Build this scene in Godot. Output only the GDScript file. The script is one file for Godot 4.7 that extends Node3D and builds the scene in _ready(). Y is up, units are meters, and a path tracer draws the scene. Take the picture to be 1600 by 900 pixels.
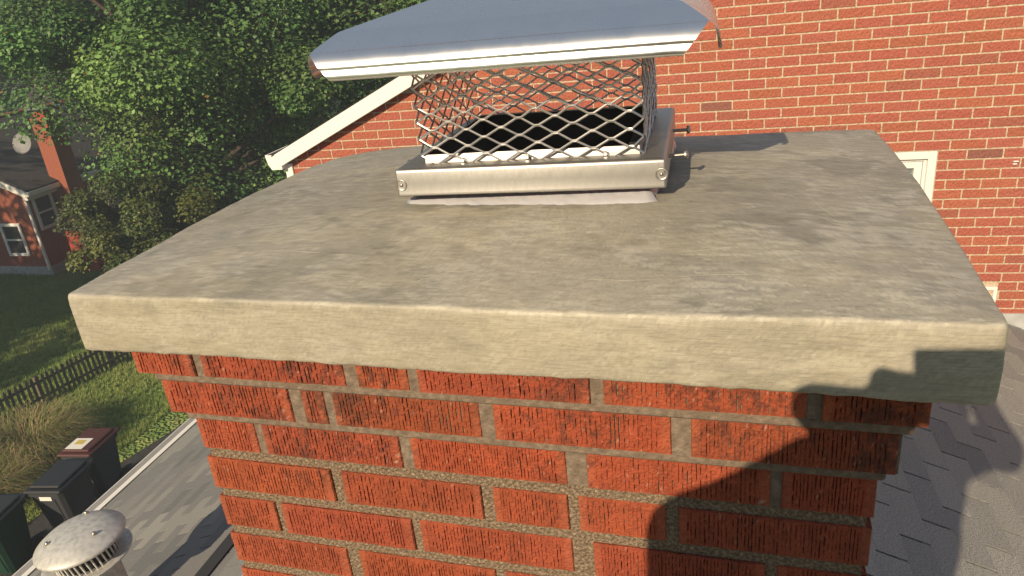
extends Node3D
# Chimney crown and stainless cap on a shingled roof, brick gable wall behind, back garden far below.
# World: chimney's front face is the plane z = 0, x right, y up; top of the third course is y = 0.

const GROUND := -6.2
const SUN := Vector3(0.209, -0.467, -0.859)
const WALL_TURN := 0.05236
const WALL_AT := Vector3(0.43, 0.0, -4.7)
const PITCH := 0.42
const RIDGE_Y := -1.3
const RIDGE_X := 0.25

var rng := RandomNumberGenerator.new()
var noise := FastNoiseLite.new()
var mats := {}
var taken := {}
var cam_at := Vector3(0.72930, 0.51861, 0.71244)
var cam: Camera3D

# ------------------------------------------------------------------ helpers
func numbered(called: String) -> String:
	var n: int = taken.get(called, 0)
	taken[called] = n + 1
	return called if n == 0 else "%s_%03d" % [called, n]

func thing(called: String, label: String, category: String, at := Vector3.ZERO, turn := 0.0, group := "") -> Node3D:
	var o := Node3D.new()
	o.name = numbered(called)
	add_child(o)
	o.position = at
	o.rotation.y = turn
	o.set_meta("label", label)
	o.set_meta("category", category)
	if group != "":
		o.set_meta("group", group)
	return o

func part(called: String, mesh: Mesh, material: Material, parent: Node, xf := Transform3D.IDENTITY) -> MeshInstance3D:
	var m := MeshInstance3D.new()
	m.name = called
	m.mesh = mesh
	if material:
		m.material_override = material
	m.transform = xf
	parent.add_child(m, true)
	return m

func structure(called: String, mesh: Mesh, material: Material) -> MeshInstance3D:
	var m := part(called, mesh, material, self)
	m.set_meta("kind", "structure")
	m.set_meta("label", called.replace("_", " "))
	return m

func lin(r: float, g: float, b: float) -> Color:
	return Color(r, g, b).linear_to_srgb()

func mat(key: String, c: Color, rough := 0.8, metal := 0.0) -> StandardMaterial3D:
	if mats.has(key):
		return mats[key]
	var m := StandardMaterial3D.new()
	m.resource_name = key
	m.albedo_color = c
	m.roughness = rough
	m.metallic = metal
	mats[key] = m
	return m

func noise_tex(freq: float, stops: Array, octaves := 4, seed_ := 1, size := 512, kind := FastNoiseLite.TYPE_SIMPLEX_SMOOTH) -> NoiseTexture2D:
	var n := FastNoiseLite.new()
	n.noise_type = kind
	n.frequency = freq
	n.fractal_octaves = octaves
	n.seed = seed_
	var t := NoiseTexture2D.new()
	t.width = size
	t.height = size
	t.seamless = true
	t.noise = n
	var g := Gradient.new()
	var offs := PackedFloat32Array()
	var cols := PackedColorArray()
	for s in stops:
		offs.append(s[0])
		cols.append(s[1])
	g.offsets = offs
	g.colors = cols
	t.color_ramp = g
	return t

func bump_tex(freq: float, strength := 4.0, octaves := 4, seed_ := 2, size := 512, kind := FastNoiseLite.TYPE_SIMPLEX_SMOOTH) -> NoiseTexture2D:
	var n := FastNoiseLite.new()
	n.noise_type = kind
	n.frequency = freq
	n.fractal_octaves = octaves
	n.seed = seed_
	var t := NoiseTexture2D.new()
	t.width = size
	t.height = size
	t.seamless = true
	t.noise = n
	t.as_normal_map = true
	t.bump_strength = strength
	return t

func grey(v: float) -> Color:
	return Color(v, v, v)

func tri(m: StandardMaterial3D, scale: Vector3, world := true) -> StandardMaterial3D:
	m.uv1_triplanar = true
	m.uv1_world_triplanar = world
	m.uv1_scale = scale
	return m

func st_new() -> SurfaceTool:
	var st := SurfaceTool.new()
	st.begin(Mesh.PRIMITIVE_TRIANGLES)
	st.set_smooth_group(-1)
	return st

func quad(st: SurfaceTool, a: Vector3, b: Vector3, c: Vector3, d: Vector3) -> void:
	# a b c d counter-clockwise seen from outside
	st.add_vertex(a); st.add_vertex(c); st.add_vertex(b)
	st.add_vertex(a); st.add_vertex(d); st.add_vertex(c)

func done(st: SurfaceTool) -> ArrayMesh:
	st.generate_normals()
	return st.commit()

func box_into(st: SurfaceTool, lo: Vector3, hi: Vector3, bevel := 0.0, xf := Transform3D.IDENTITY) -> void:
	# chamfered box
	var b := minf(bevel, 0.45 * minf(hi.x - lo.x, minf(hi.y - lo.y, hi.z - lo.z)))
	var c := (lo + hi) * 0.5
	var h := (hi - lo) * 0.5
	if b <= 0.0:
		var p := []
		for i in 8:
			p.append(xf * (c + h * Vector3(1 if i & 1 else -1, 1 if i & 2 else -1, 1 if i & 4 else -1)))
		quad(st, p[4], p[5], p[7], p[6]); quad(st, p[1], p[0], p[2], p[3])
		quad(st, p[5], p[1], p[3], p[7]); quad(st, p[0], p[4], p[6], p[2])
		quad(st, p[6], p[7], p[3], p[2]); quad(st, p[0], p[1], p[5], p[4])
		return
	for ax in 3:
		for sg in [-1, 1]:
			var u := (ax + 1) % 3
			var v := (ax + 2) % 3
			var q := []
			for k in [[-1, -1], [1, -1], [1, 1], [-1, 1]]:
				var p := Vector3.ZERO
				p[ax] = h[ax] * sg
				p[u] = (h[u] - b) * k[0] * sg
				p[v] = (h[v] - b) * k[1]
				q.append(xf * (c + p))
			quad(st, q[0], q[1], q[2], q[3])
	for ax in 3:
		var u := (ax + 1) % 3
		var v := (ax + 2) % 3
		for su in [-1, 1]:
			for sv in [-1, 1]:
				var q := []
				for k in [[-1, 0], [1, 0], [1, 1], [-1, 1]]:
					var p := Vector3.ZERO
					p[ax] = (h[ax] - b) * k[0] * su * sv
					p[u] = (h[u] - (b if k[1] else 0.0)) * su
					p[v] = (h[v] - (0.0 if k[1] else b)) * sv
					q.append(xf * (c + p))
				quad(st, q[0], q[1], q[2], q[3])
	for sx in [-1, 1]:
		for sy in [-1, 1]:
			for sz in [-1, 1]:
				var a := xf * (c + Vector3(h.x * sx, (h.y - b) * sy, (h.z - b) * sz))
				var bb := xf * (c + Vector3((h.x - b) * sx, h.y * sy, (h.z - b) * sz))
				var cc := xf * (c + Vector3((h.x - b) * sx, (h.y - b) * sy, h.z * sz))
				if sx * sy * sz > 0:
					st.add_vertex(a); st.add_vertex(cc); st.add_vertex(bb)
				else:
					st.add_vertex(a); st.add_vertex(bb); st.add_vertex(cc)

func box(lo: Vector3, hi: Vector3, bevel := 0.0) -> ArrayMesh:
	var st := st_new()
	box_into(st, lo, hi, bevel)
	return done(st)

func tint_box(size: Vector3, bevel: float, col: Color) -> ArrayMesh:
	var st := st_new()
	st.set_color(col)
	box_into(st, -size * 0.5, size * 0.5, bevel)
	return done(st)

func tube_into(st: SurfaceTool, pts: Array, radii: Array, sides := 8, cap := true, flat := 1.0) -> void:
	var rings := []
	var n := pts.size()
	var up := Vector3.UP
	for i in n:
		var d: Vector3 = (pts[mini(i + 1, n - 1)] - pts[maxi(i - 1, 0)]).normalized()
		if absf(d.dot(up)) > 0.95:
			up = Vector3.RIGHT if absf(d.x) < 0.9 else Vector3.FORWARD
		var s := d.cross(up).normalized()
		var t := s.cross(d).normalized()
		var ring := []
		for k in sides:
			var a := TAU * k / sides
			ring.append(pts[i] + (s * cos(a) + t * sin(a) * flat) * radii[i])
		rings.append(ring)
	for i in n - 1:
		for k in sides:
			var k2 := (k + 1) % sides
			quad(st, rings[i][k2], rings[i][k], rings[i + 1][k], rings[i + 1][k2])
	if cap:
		for k in range(1, sides - 1):
			st.add_vertex(rings[0][0]); st.add_vertex(rings[0][k]); st.add_vertex(rings[0][k + 1])
			st.add_vertex(rings[n - 1][0]); st.add_vertex(rings[n - 1][k + 1]); st.add_vertex(rings[n - 1][k])

func lathe(profile: Array, sides := 40, smooth := true) -> ArrayMesh:
	# profile of Vector2(radius, y) from bottom to top
	var st := SurfaceTool.new()
	st.begin(Mesh.PRIMITIVE_TRIANGLES)
	st.set_smooth_group(0 if smooth else -1)
	for i in profile.size() - 1:
		var a: Vector2 = profile[i]
		var b: Vector2 = profile[i + 1]
		for k in sides:
			var p := TAU * k / sides
			var q := TAU * (k + 1) / sides
			var v0 := Vector3(cos(p) * a.x, a.y, sin(p) * a.x)
			var v1 := Vector3(cos(q) * a.x, a.y, sin(q) * a.x)
			var v2 := Vector3(cos(q) * b.x, b.y, sin(q) * b.x)
			var v3 := Vector3(cos(p) * b.x, b.y, sin(p) * b.x)
			if a.x > 1e-5:
				st.add_vertex(v0); st.add_vertex(v1); st.add_vertex(v2)
			if b.x > 1e-5:
				st.add_vertex(v0); st.add_vertex(v2); st.add_vertex(v3)
	st.index()
	st.generate_normals()
	return st.commit()

func frame_basis(dir: Vector3) -> Basis:
	# y axis along dir
	var y := dir.normalized()
	var x := y.cross(Vector3.UP if absf(y.y) < 0.9 else Vector3.RIGHT).normalized()
	return Basis(x, y, x.cross(y))

# ------------------------------------------------------------------ light and camera
func set_stage() -> void:
	cam = Camera3D.new()
	cam.name = "camera"
	cam.position = cam_at
	cam.rotation = Vector3(-0.392238, 0.329092, -0.105806)
	cam.fov = 42.283
	cam.near = 0.02
	cam.far = 600.0
	add_child(cam)
	var sky := ProceduralSkyMaterial.new()
	sky.sky_top_color = Color(0.60, 0.66, 0.74)
	sky.sky_horizon_color = Color(0.78, 0.81, 0.83)
	sky.energy_multiplier = 0.56
	sky.sky_curve = 0.16
	sky.ground_bottom_color = Color(0.16, 0.18, 0.13)
	sky.ground_horizon_color = Color(0.55, 0.60, 0.60)
	sky.sun_angle_max = 24.0
	sky.sun_curve = 0.12
	var s := Sky.new()
	s.sky_material = sky
	var e := Environment.new()
	e.background_mode = Environment.BG_SKY
	e.sky = s
	e.tonemap_mode = Environment.TONE_MAPPER_LINEAR
	e.tonemap_exposure = 1.27
	e.sdfgi_enabled = true
	e.ssao_enabled = true
	e.ssil_enabled = true
	e.fog_enabled = true
	e.fog_density = 0.0035
	e.fog_light_color = Color(0.74, 0.80, 0.86)
	var w := WorldEnvironment.new()
	w.name = "environment"
	w.environment = e
	add_child(w)
	var sun := DirectionalLight3D.new()
	sun.name = "sun"
	sun.light_energy = 1.6
	sun.light_color = Color(1.0, 0.91, 0.77)
	sun.light_angular_distance = 0.5
	sun.shadow_enabled = true
	sun.look_at_from_position(Vector3.ZERO, SUN, Vector3.UP)
	add_child(sun)

# ------------------------------------------------------------------ materials
func make_materials() -> void:
	# sealed concrete of the crown: brushed along x
	var m := mat("crown_concrete", Color.WHITE, 0.62)
	m.vertex_color_use_as_albedo = true
	m.albedo_texture = noise_tex(0.17, [[0.0, grey(0.58)], [0.27, grey(0.88)], [0.45, grey(0.96)], [0.8, grey(1.0)], [1.0, grey(1.0)]], 3, 11, 1024)
	m.normal_enabled = true
	m.normal_texture = bump_tex(0.15, 7.0, 4, 12, 1024)
	m.normal_scale = 0.42
	m.roughness_texture = noise_tex(0.02, [[0.0, grey(0.6)], [0.5, grey(0.85)], [1.0, grey(1.0)]], 4, 13, 512)
	m.metallic_specular = 0.6
	tri(m, Vector3(5.3, 7.1, 6.1))
	m.detail_enabled = true
	m.detail_blend_mode = BaseMaterial3D.BLEND_MODE_MUL
	m.detail_uv_layer = BaseMaterial3D.DETAIL_UV_2
	m.detail_albedo = noise_tex(0.03, [[0.0, grey(0.86)], [0.38, grey(0.945)], [0.55, grey(0.985)], [1.0, grey(1.0)]], 5, 14, 1024)
	m.uv2_triplanar = true
	m.uv2_world_triplanar = true
	m.uv2_scale = Vector3(0.9, 14.0, 4.5)
	m = mat("mortar_sandy", Color.WHITE, 0.95)
	m.albedo_texture = noise_tex(0.06, [[0.0, lin(0.10, 0.07, 0.045)], [0.4, lin(0.165, 0.118, 0.078)], [0.6, lin(0.215, 0.16, 0.11)], [0.78, lin(0.28, 0.215, 0.15)], [1.0, lin(0.42, 0.34, 0.25)]], 3, 21, 512)
	m.normal_enabled = true
	m.normal_texture = bump_tex(0.07, 9.0, 3, 22, 512)
	m.normal_scale = 1.0
	tri(m, Vector3(5, 5, 5))
	m = mat("mortar_smooth", Color.WHITE, 0.9)
	m.albedo_texture = noise_tex(0.03, [[0.0, lin(0.115, 0.085, 0.062)], [0.5, lin(0.165, 0.125, 0.094)], [1.0, lin(0.25, 0.195, 0.148)]], 5, 23, 512)
	m.normal_enabled = true
	m.normal_texture = bump_tex(0.05, 3.5, 4, 24, 512)
	tri(m, Vector3(4, 4, 4))
	m = mat("chimney_brick", Color.WHITE, 0.85)
	m.vertex_color_use_as_albedo = true
	m.albedo_texture = noise_tex(0.06, [[0.0, grey(0.82)], [0.5, grey(0.97)], [1.0, grey(1.0)]], 4, 25, 512)
	m.normal_enabled = true
	m.normal_texture = bump_tex(0.08, 4.0, 4, 26, 512)
	tri(m, Vector3(5, 5, 5))
	m = mat("house_brick", Color.WHITE, 0.85)
	m.vertex_color_use_as_albedo = true
	m.albedo_texture = noise_tex(0.04, [[0.0, grey(0.86)], [0.5, grey(0.96)], [1.0, grey(1.0)]], 5, 27, 512)
	m.normal_enabled = true
	m.normal_texture = bump_tex(0.06, 6.0, 4, 28, 512)
	tri(m, Vector3(2.5, 1.2, 2.5))
	m = mat("house_mortar", Color.WHITE, 0.95)
	m.albedo_texture = noise_tex(0.05, [[0.0, lin(0.36, 0.28, 0.19)], [0.5, lin(0.50, 0.405, 0.295)], [1.0, lin(0.62, 0.53, 0.41)]], 4, 29, 512)
	m.normal_enabled = true
	m.normal_texture = bump_tex(0.05, 6.0, 4, 30, 512)
	tri(m, Vector3(1.5, 1.5, 1.5))
	m = mat("stainless", lin(0.80, 0.80, 0.80), 0.30, 1.0)
	m.roughness_texture = noise_tex(0.015, [[0.0, grey(0.75)], [0.5, grey(0.95)], [1.0, grey(1.0)]], 5, 31, 512)
	m.normal_enabled = true
	m.normal_texture = bump_tex(0.012, 1.2, 3, 32, 512)
	m.normal_scale = 0.12
	tri(m, Vector3(2.5, 2.5, 2.5), false)
	m = mat("stainless_brushed", lin(0.50, 0.49, 0.475), 0.44, 1.0)
	m.normal_enabled = true
	m.normal_texture = bump_tex(0.03, 3.0, 3, 33, 512)
	m.normal_scale = 0.15
	tri(m, Vector3(24, 1.5, 24), false)
	m = mat("collar_steel", lin(0.40, 0.39, 0.38), 0.5, 1.0)
	mat("mesh_metal", lin(0.60, 0.60, 0.61), 0.40, 1.0)
	mat("screw_metal", lin(0.45, 0.42, 0.38), 0.4, 1.0)
	m = mat("flue_clay", Color.WHITE, 0.9)
	m.albedo_texture = noise_tex(0.02, [[0.0, lin(0.14, 0.045, 0.035)], [0.5, lin(0.24, 0.075, 0.055)], [1.0, lin(0.34, 0.12, 0.085)]], 4, 34, 512)
	tri(m, Vector3(3, 3, 3))
	mat("soot", lin(0.055, 0.053, 0.053), 0.95)
	m = mat("silicone", lin(0.46, 0.45, 0.48), 0.12)
	m.subsurf_scatter_enabled = true
	m.subsurf_scatter_strength = 0.3
	mats["silicone"] = m
	mat("trim_white", lin(0.78, 0.755, 0.715), 0.5)
	mat("vinyl_white", lin(0.74, 0.73, 0.70), 0.4)
	m = mat("flashing_grey", lin(0.52, 0.53, 0.54), 0.5, 0.1)
	m.albedo_texture = noise_tex(0.02, [[0.0, grey(0.8)], [1.0, grey(1.0)]], 4, 35, 256)
	tri(m, Vector3(1, 1, 1))
	var g := mat("window_glass", Color(0.55, 0.62, 0.66, 0.25), 0.05)
	g.transparency = BaseMaterial3D.TRANSPARENCY_ALPHA
	mat("dark_room", lin(0.02, 0.02, 0.022), 0.9)
	m = mat("shingle", Color.WHITE, 0.95)
	m.vertex_color_use_as_albedo = true
	m.albedo_texture = noise_tex(0.12, [[0.0, grey(0.66)], [0.45, grey(0.90)], [0.7, grey(0.97)], [1.0, grey(1.0)]], 3, 36, 512)
	m.normal_enabled = true
	m.normal_texture = bump_tex(0.12, 9.0, 3, 37, 512)
	tri(m, Vector3(2.2, 2.2, 2.2))
	mat("roof_felt", lin(0.03, 0.03, 0.03), 0.95)
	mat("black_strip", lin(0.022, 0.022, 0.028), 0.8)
	m = mat("galvanised", Color.WHITE, 0.55, 0.35)
	m.albedo_texture = noise_tex(0.02, [[0.0, lin(0.36, 0.36, 0.345)], [0.4, lin(0.50, 0.495, 0.47)], [0.6, lin(0.57, 0.56, 0.53)], [1.0, lin(0.62, 0.61, 0.575)]], 5, 38, 512)
	tri(m, Vector3(2.2, 2.2, 2.2))
	m = mat("lawn", Color.WHITE, 1.0)
	m.albedo_texture = noise_tex(0.02, [[0.0, lin(0.09, 0.15, 0.03)], [0.4, lin(0.16, 0.245, 0.05)], [0.65, lin(0.22, 0.29, 0.07)], [1.0, lin(0.32, 0.31, 0.12)]], 6, 39, 1024)
	m.normal_enabled = true
	m.normal_texture = bump_tex(0.2, 10.0, 3, 40, 512)
	tri(m, Vector3(0.12, 0.12, 0.12))
	m = mat("asphalt", Color.WHITE, 0.95)
	m.albedo_texture = noise_tex(0.05, [[0.0, lin(0.022, 0.022, 0.024)], [0.5, lin(0.038, 0.037, 0.037)], [1.0, lin(0.075, 0.07, 0.065)]], 5, 41, 512)
	tri(m, Vector3(0.6, 0.6, 0.6))
	m = mat("leaf", Color.WHITE, 0.55)
	m.vertex_color_use_as_albedo = true
	m.backlight_enabled = true
	m.backlight = lin(0.10, 0.16, 0.02)
	m = mat("bark", Color.WHITE, 0.95)
	m.albedo_texture = noise_tex(0.03, [[0.0, lin(0.03, 0.022, 0.016)], [1.0, lin(0.11, 0.085, 0.065)]], 4, 42, 256)
	tri(m, Vector3(1.5, 0.4, 1.5))
	m = mat("blade", Color.WHITE, 0.8)
	m.vertex_color_use_as_albedo = true
	m.backlight_enabled = true
	m.backlight = lin(0.08, 0.10, 0.02)
	m = mat("plank", Color.WHITE, 0.85)
	m.albedo_texture = noise_tex(0.02, [[0.0, lin(0.16, 0.10, 0.06)], [0.5, lin(0.28, 0.19, 0.11)], [1.0, lin(0.36, 0.26, 0.16)]], 4, 50, 256)
	tri(m, Vector3(0.8, 6.0, 6.0))
	m = mat("fence_wood", Color.WHITE, 0.9)
	m.vertex_color_use_as_albedo = true
	mat("bin_dark", lin(0.045, 0.048, 0.055), 0.5)
	mat("bin_lid_dark", lin(0.016, 0.017, 0.019), 0.4)
	mat("bin_green", lin(0.012, 0.045, 0.030), 0.5)
	mat("bin_lid_black", lin(0.018, 0.02, 0.02), 0.4)
	mat("bin_lid_brown", lin(0.075, 0.022, 0.018), 0.45)
	mat("rubber", lin(0.012, 0.012, 0.012), 0.8)
	mat("paper", lin(0.75, 0.73, 0.68), 0.7)
	mat("print_yellow", lin(0.55, 0.42, 0.10), 0.7)
	m = mat("far_brick", Color.WHITE, 0.9)
	m.albedo_texture = noise_tex(0.03, [[0.0, lin(0.20, 0.055, 0.03)], [0.5, lin(0.29, 0.085, 0.045)], [1.0, lin(0.36, 0.12, 0.065)]], 5, 43, 512)
	tri(m, Vector3(0.8, 2.4, 0.8))
	m = mat("far_red", Color.WHITE, 0.85)
	m.albedo_texture = noise_tex(0.03, [[0.0, lin(0.26, 0.035, 0.02)], [1.0, lin(0.36, 0.06, 0.03)]], 4, 44, 256)
	tri(m, Vector3(0.5, 2.0, 0.5))
	m = mat("far_roof", Color.WHITE, 0.95)
	m.albedo_texture = noise_tex(0.05, [[0.0, lin(0.022, 0.02, 0.02)], [1.0, lin(0.06, 0.052, 0.05)]], 4, 45, 256)
	tri(m, Vector3(0.4, 1.6, 0.4))
	m = mat("body", Color.WHITE, 0.8)
	m.vertex_color_use_as_albedo = true
	mat("phone_black", lin(0.015, 0.015, 0.017), 0.2)
	mat("hair", lin(0.03, 0.02, 0.014), 0.7)

# ------------------------------------------------------------------ the chimney
const COURSE := 0.0683
const BRICK_H := 0.0525
const CHIM_W := 0.867
const CHIM_BACK := -0.70
const CROWN_Y0 := 0.1275

func hero_brick(x0: float, x1: float, y0: float, y1: float, z: float, soot: float, k: int) -> ArrayMesh:
	# a wire-cut brick: deep vertical score marks, smooth ends, rounded worn arrises
	var w := x1 - x0
	var hgt := y1 - y0
	var ny := 15
	var depth := 0.09
	var base := Color(0.300, 0.060, 0.024)
	var tone := rng.randf_range(0.90, 1.10)
	base = Color(base.r * tone, base.g * tone * rng.randf_range(0.96, 1.08), base.b * tone * rng.randf_range(0.95, 1.10))
	# columns: [x, groove number or -1, depth share]
	var cols := [[0.0, -1, 0.0], [0.0012, -1, 0.0], [0.0034, -1, 0.0], [0.0085, -1, 0.0]]
	var grooves := []
	var gx := rng.randf_range(0.0105, 0.0125)
	var coarse := rng.randf_range(0.85, 1.25)
	while gx < w - 0.0115:
		var hw := rng.randf_range(0.00050, 0.00095) * coarse
		grooves.append([rng.randf_range(0.0018, 0.0042), rng.randf() * 500.0, rng.randf_range(0.35, 1.0)])
		var g := grooves.size() - 1
		cols.append([gx - hw, g, 0.0]); cols.append([gx - hw * 0.5, g, 1.0]); cols.append([gx + hw * 0.5, g, 0.92]); cols.append([gx + hw, g, 0.0])
		var step := rng.randf_range(0.0036, 0.0056) * coarse
		cols.append([gx + step * 0.5, -1, 0.0])
		gx += step
	cols.append([w - 0.0085, -1, 0.0]); cols.append([w - 0.0034, -1, 0.0]); cols.append([w - 0.0012, -1, 0.0]); cols.append([w, -1, 0.0])
	var nx := cols.size() - 1
	var ys := []
	for j in ny + 1:
		ys.append(hgt * j / ny)
	ys[1] = 0.0012
	ys[ny - 1] = hgt - 0.0012
	var pos := []
	var col := []
	for i in nx + 1:
		for j in ny + 1:
			var g: int = cols[i][1]
			var y: float = ys[j]
			var x: float = cols[i][0]
			var wy := y0 + y
			if g >= 0:
				x += noise.get_noise_3d(grooves[g][1], wy * 260.0, k * 3.1) * 0.0008
			elif i > 3 and i < nx - 3:
				x += noise.get_noise_3d(i * 31.0, wy * 330.0, k * 3.1) * 0.0008
			var wx := x0 + x
			var e := minf(minf(x, w - x), minf(y, hgt - y))
			var rd := 0.0026
			var dz := 0.0
			if e < rd:
				dz -= rd - sqrt(maxf(0.0, rd * rd - (rd - e) * (rd - e)))
			dz += noise.get_noise_3d(wx * 420.0, wy * 420.0, k * 13.0) * 0.00022 + noise.get_noise_3d(wx * 60.0, wy * 60.0, k * 7.0) * 0.0008
			if g < 0 and i > 3 and i < nx - 3:
				dz += 0.00025 * noise.get_noise_3d(i * 77.0, wy * 700.0, k * 1.0)
			if g >= 0 and cols[i][2] > 0.0:
				var st_: float = clampf(0.62 + 2.2 * noise.get_noise_3d(grooves[g][1] * 3.0, wy * 800.0, k * 5.3), 0.0, 1.25) * grooves[g][2]
				dz -= grooves[g][0] * st_ * cols[i][2] * smoothstep(0.0012, 0.0045, minf(y, hgt - y))
			if e < 0.004:
				dz += noise.get_noise_3d(wx * 700.0, wy * 700.0, k * 17.0 + 4.0) * 0.0011
			var c := base
			if x < 0.0088 or x > w - 0.0088:
				c = Color(base.r * 1.10, base.g * 1.30, base.b * 1.45)
			var v := 1.0 + 0.25 * noise.get_noise_3d(wx * 210.0, wy * 150.0, k * 2.0) + 0.30 * noise.get_noise_3d(wx * 2600.0, wy * 1500.0, k * 2.0)
			c = Color(c.r * v, c.g * v, c.b * v)
			# soot and dirt: grainy upright streaks
			var sp := noise.get_noise_3d(wx * 40.0, wy * 26.0, 31.0) * 0.7 + noise.get_noise_3d(wx * 560.0, wy * 300.0, 77.0) * 0.55 + noise.get_noise_3d(wx * 2600.0, wy * 1100.0, 177.0) * 0.5
			var sa := smoothstep(0.25, 0.85, sp + soot * 0.8)
			c = c.lerp(Color(0.050, 0.024, 0.017), sa * 0.72)
			if rng.randf() < 0.003 + 0.02 * soot:
				c = c.lerp(Color(0.50, 0.36, 0.28), rng.randf_range(0.2, 0.7))
			pos.append(Vector3(wx, wy, z + dz))
			col.append(c)
	var st := st_new()
	for i in nx:
		for j in ny:
			var a := i * (ny + 1) + j
			var b := (i + 1) * (ny + 1) + j
			for q in [a, b + 1, b, a, a + 1, b + 1]:
				st.set_color(col[q])
				st.add_vertex(pos[q])
	st.set_color(Color(base.r * 1.05, base.g * 1.15, base.b * 1.2))
	var zf := z - 0.0034
	var A := Vector3(x0, y0, zf); var B := Vector3(x1, y0, zf); var Cc := Vector3(x1, y1, zf); var D := Vector3(x0, y1, zf)
	var bk := Vector3(0, 0, -depth)
	quad(st, A + bk, A, D, D + bk); quad(st, B, B + bk, Cc + bk, Cc)
	quad(st, D, Cc, Cc + bk, D + bk); quad(st, A + bk, B + bk, B, A)
	quad(st, B + bk, A + bk, D + bk, Cc + bk)
	return done(st)

func build_chimney() -> void:
	var t := thing("chimney", "red brick chimney with a broad grey concrete crown, in the foreground", "chimney", Vector3(0, -2.2, 0))
	var up := Transform3D(Basis.IDENTITY, Vector3(0, 2.2, 0))
	var bm: Material = mats["chimney_brick"]
	var rows := {
		1: [[-0.040, 0.055], [0.067, 0.273], [0.289, 0.357], [0.369, 0.572], [0.586, 0.791], [0.805, 0.900]],
		2: [[-0.021, 0.175], [0.193, 0.226], [0.237, 0.434], [0.451, 0.656], [0.677, 0.880]],
		3: [[0.0, 0.095], [0.107, 0.312], [0.327, 0.530], [0.555, 0.761], [0.773, 0.867]],
		4: [[0.0, 0.199], [0.215, 0.415], [0.431, 0.528], [0.541, 0.646], [0.661, 0.867]],
		5: [[0.0, 0.094], [0.105, 0.308], [0.319, 0.529], [0.556, 0.759], [0.772, 0.867]],
		6: [[0.0, 0.196], [0.215, 0.420], [0.434, 0.530], [0.545, 0.650], [0.664, 0.867]],
		7: [[0.0, 0.095], [0.107, 0.310], [0.322, 0.525], [0.550, 0.755], [0.771, 0.867]],
	}
	var odd := [[0.0, 0.199], [0.213, 0.415], [0.429, 0.631], [0.645, 0.867]]
	var even := [[0.0, 0.095], [0.109, 0.311], [0.325, 0.527], [0.541, 0.757], [0.771, 0.867]]
	var plain := []
	for k in 5:
		var tn := 0.9 + 0.06 * k
		plain.append(Color(0.40 * tn, 0.085 * tn, 0.030 * tn))
	var count := 0
	for r in range(1, 25):
		var top := COURSE * (3 - r)
		var y1 := top
		var y0 := top - BRICK_H
		var grow := 0.0
		if r == 1:
			grow = 0.036
			y1 = CROWN_Y0 - 0.0004
		elif r == 2:
			grow = 0.018
		var z := grow * 0.85
		var sets: Array = rows[r] if rows.has(r) else (odd if r % 2 == 0 else even)
		for s in sets:
			count += 1
			if r <= 8:
				var soot := 0.05
				if r <= 2:
					soot = 0.34
				elif r == 3:
					soot = 0.16
				part("brick", hero_brick(s[0], s[1], y0, y1, z + rng.randf_range(-0.0012, 0.0012), soot, count), bm, t, up)
			else:
				var sz := Vector3(s[1] - s[0], y1 - y0, 0.09)
				part("brick", tint_box(sz, 0.003, plain[rng.randi() % 5]), bm, t, Transform3D(Basis.IDENTITY, Vector3((s[0] + s[1]) * 0.5, (y0 + y1) * 0.5 + 2.2, z - 0.045)))
		# side and back bricks of the upper courses
		if r <= 22:
			var d0 := z - 0.094
			var d1 := CHIM_BACK - grow
			var lens := [0.203, 0.203, 0.203] if r % 2 == 0 else [0.10, 0.203, 0.203, 0.09]
			for side in 2:
				var zz := d0 - 0.008
				for L in lens:
					var l: float = minf(L, zz - d1)
					if l < 0.03:
						break
					var sx := (-grow + 0.045) if side == 0 else (CHIM_W + grow - 0.045)
					part("brick", tint_box(Vector3(0.09, y1 - y0, l), 0.003, plain[rng.randi() % 5]), bm, t, Transform3D(Basis.IDENTITY, Vector3(sx, (y0 + y1) * 0.5 + 2.2, zz - l * 0.5)))
					zz -= l + 0.014
	# mortar: one core, stepping out with the corbels; upper joints repointed nearly flush
	var st := st_new()
	for r in range(1, 4):
		var grow: float = [0.0, 0.036, 0.018, 0.0][r]
		var y0 := COURSE * (3 - r) - BRICK_H
		var y1: float = CROWN_Y0 - 0.0006 if r == 1 else COURSE * (3 - r) + COURSE - BRICK_H
		var inset := 0.0028
		box_into(st, Vector3(-grow + inset, y0 + (0.0 if r != 3 else 0.0), CHIM_BACK - grow + inset), Vector3(CHIM_W + grow - inset, y1 - 0.0003, grow * 0.85 - inset), 0.0)
	for r in [2, 3]:
		var grow: float = [0.0, 0.036, 0.018, 0.0][r]
		var y0: float = COURSE * (3 - r)
		box_into(st, Vector3(-grow - 0.006, y0 + 0.0004, CHIM_BACK), Vector3(CHIM_W + grow + 0.006, y0 + COURSE - BRICK_H - 0.0006, grow * 0.85 + 0.0075), 0.003)
	part("mortar", done(st), mats["mortar_smooth"], t, up)
	st = st_new()
	box_into(st, Vector3(0.006, -2.2, CHIM_BACK + 0.006), Vector3(CHIM_W - 0.006, -BRICK_H - 0.0003, -0.0040), 0.0)
	part("mortar", done(st), mats["mortar_sandy"], t, up)
	build_crown(t, up)

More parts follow.
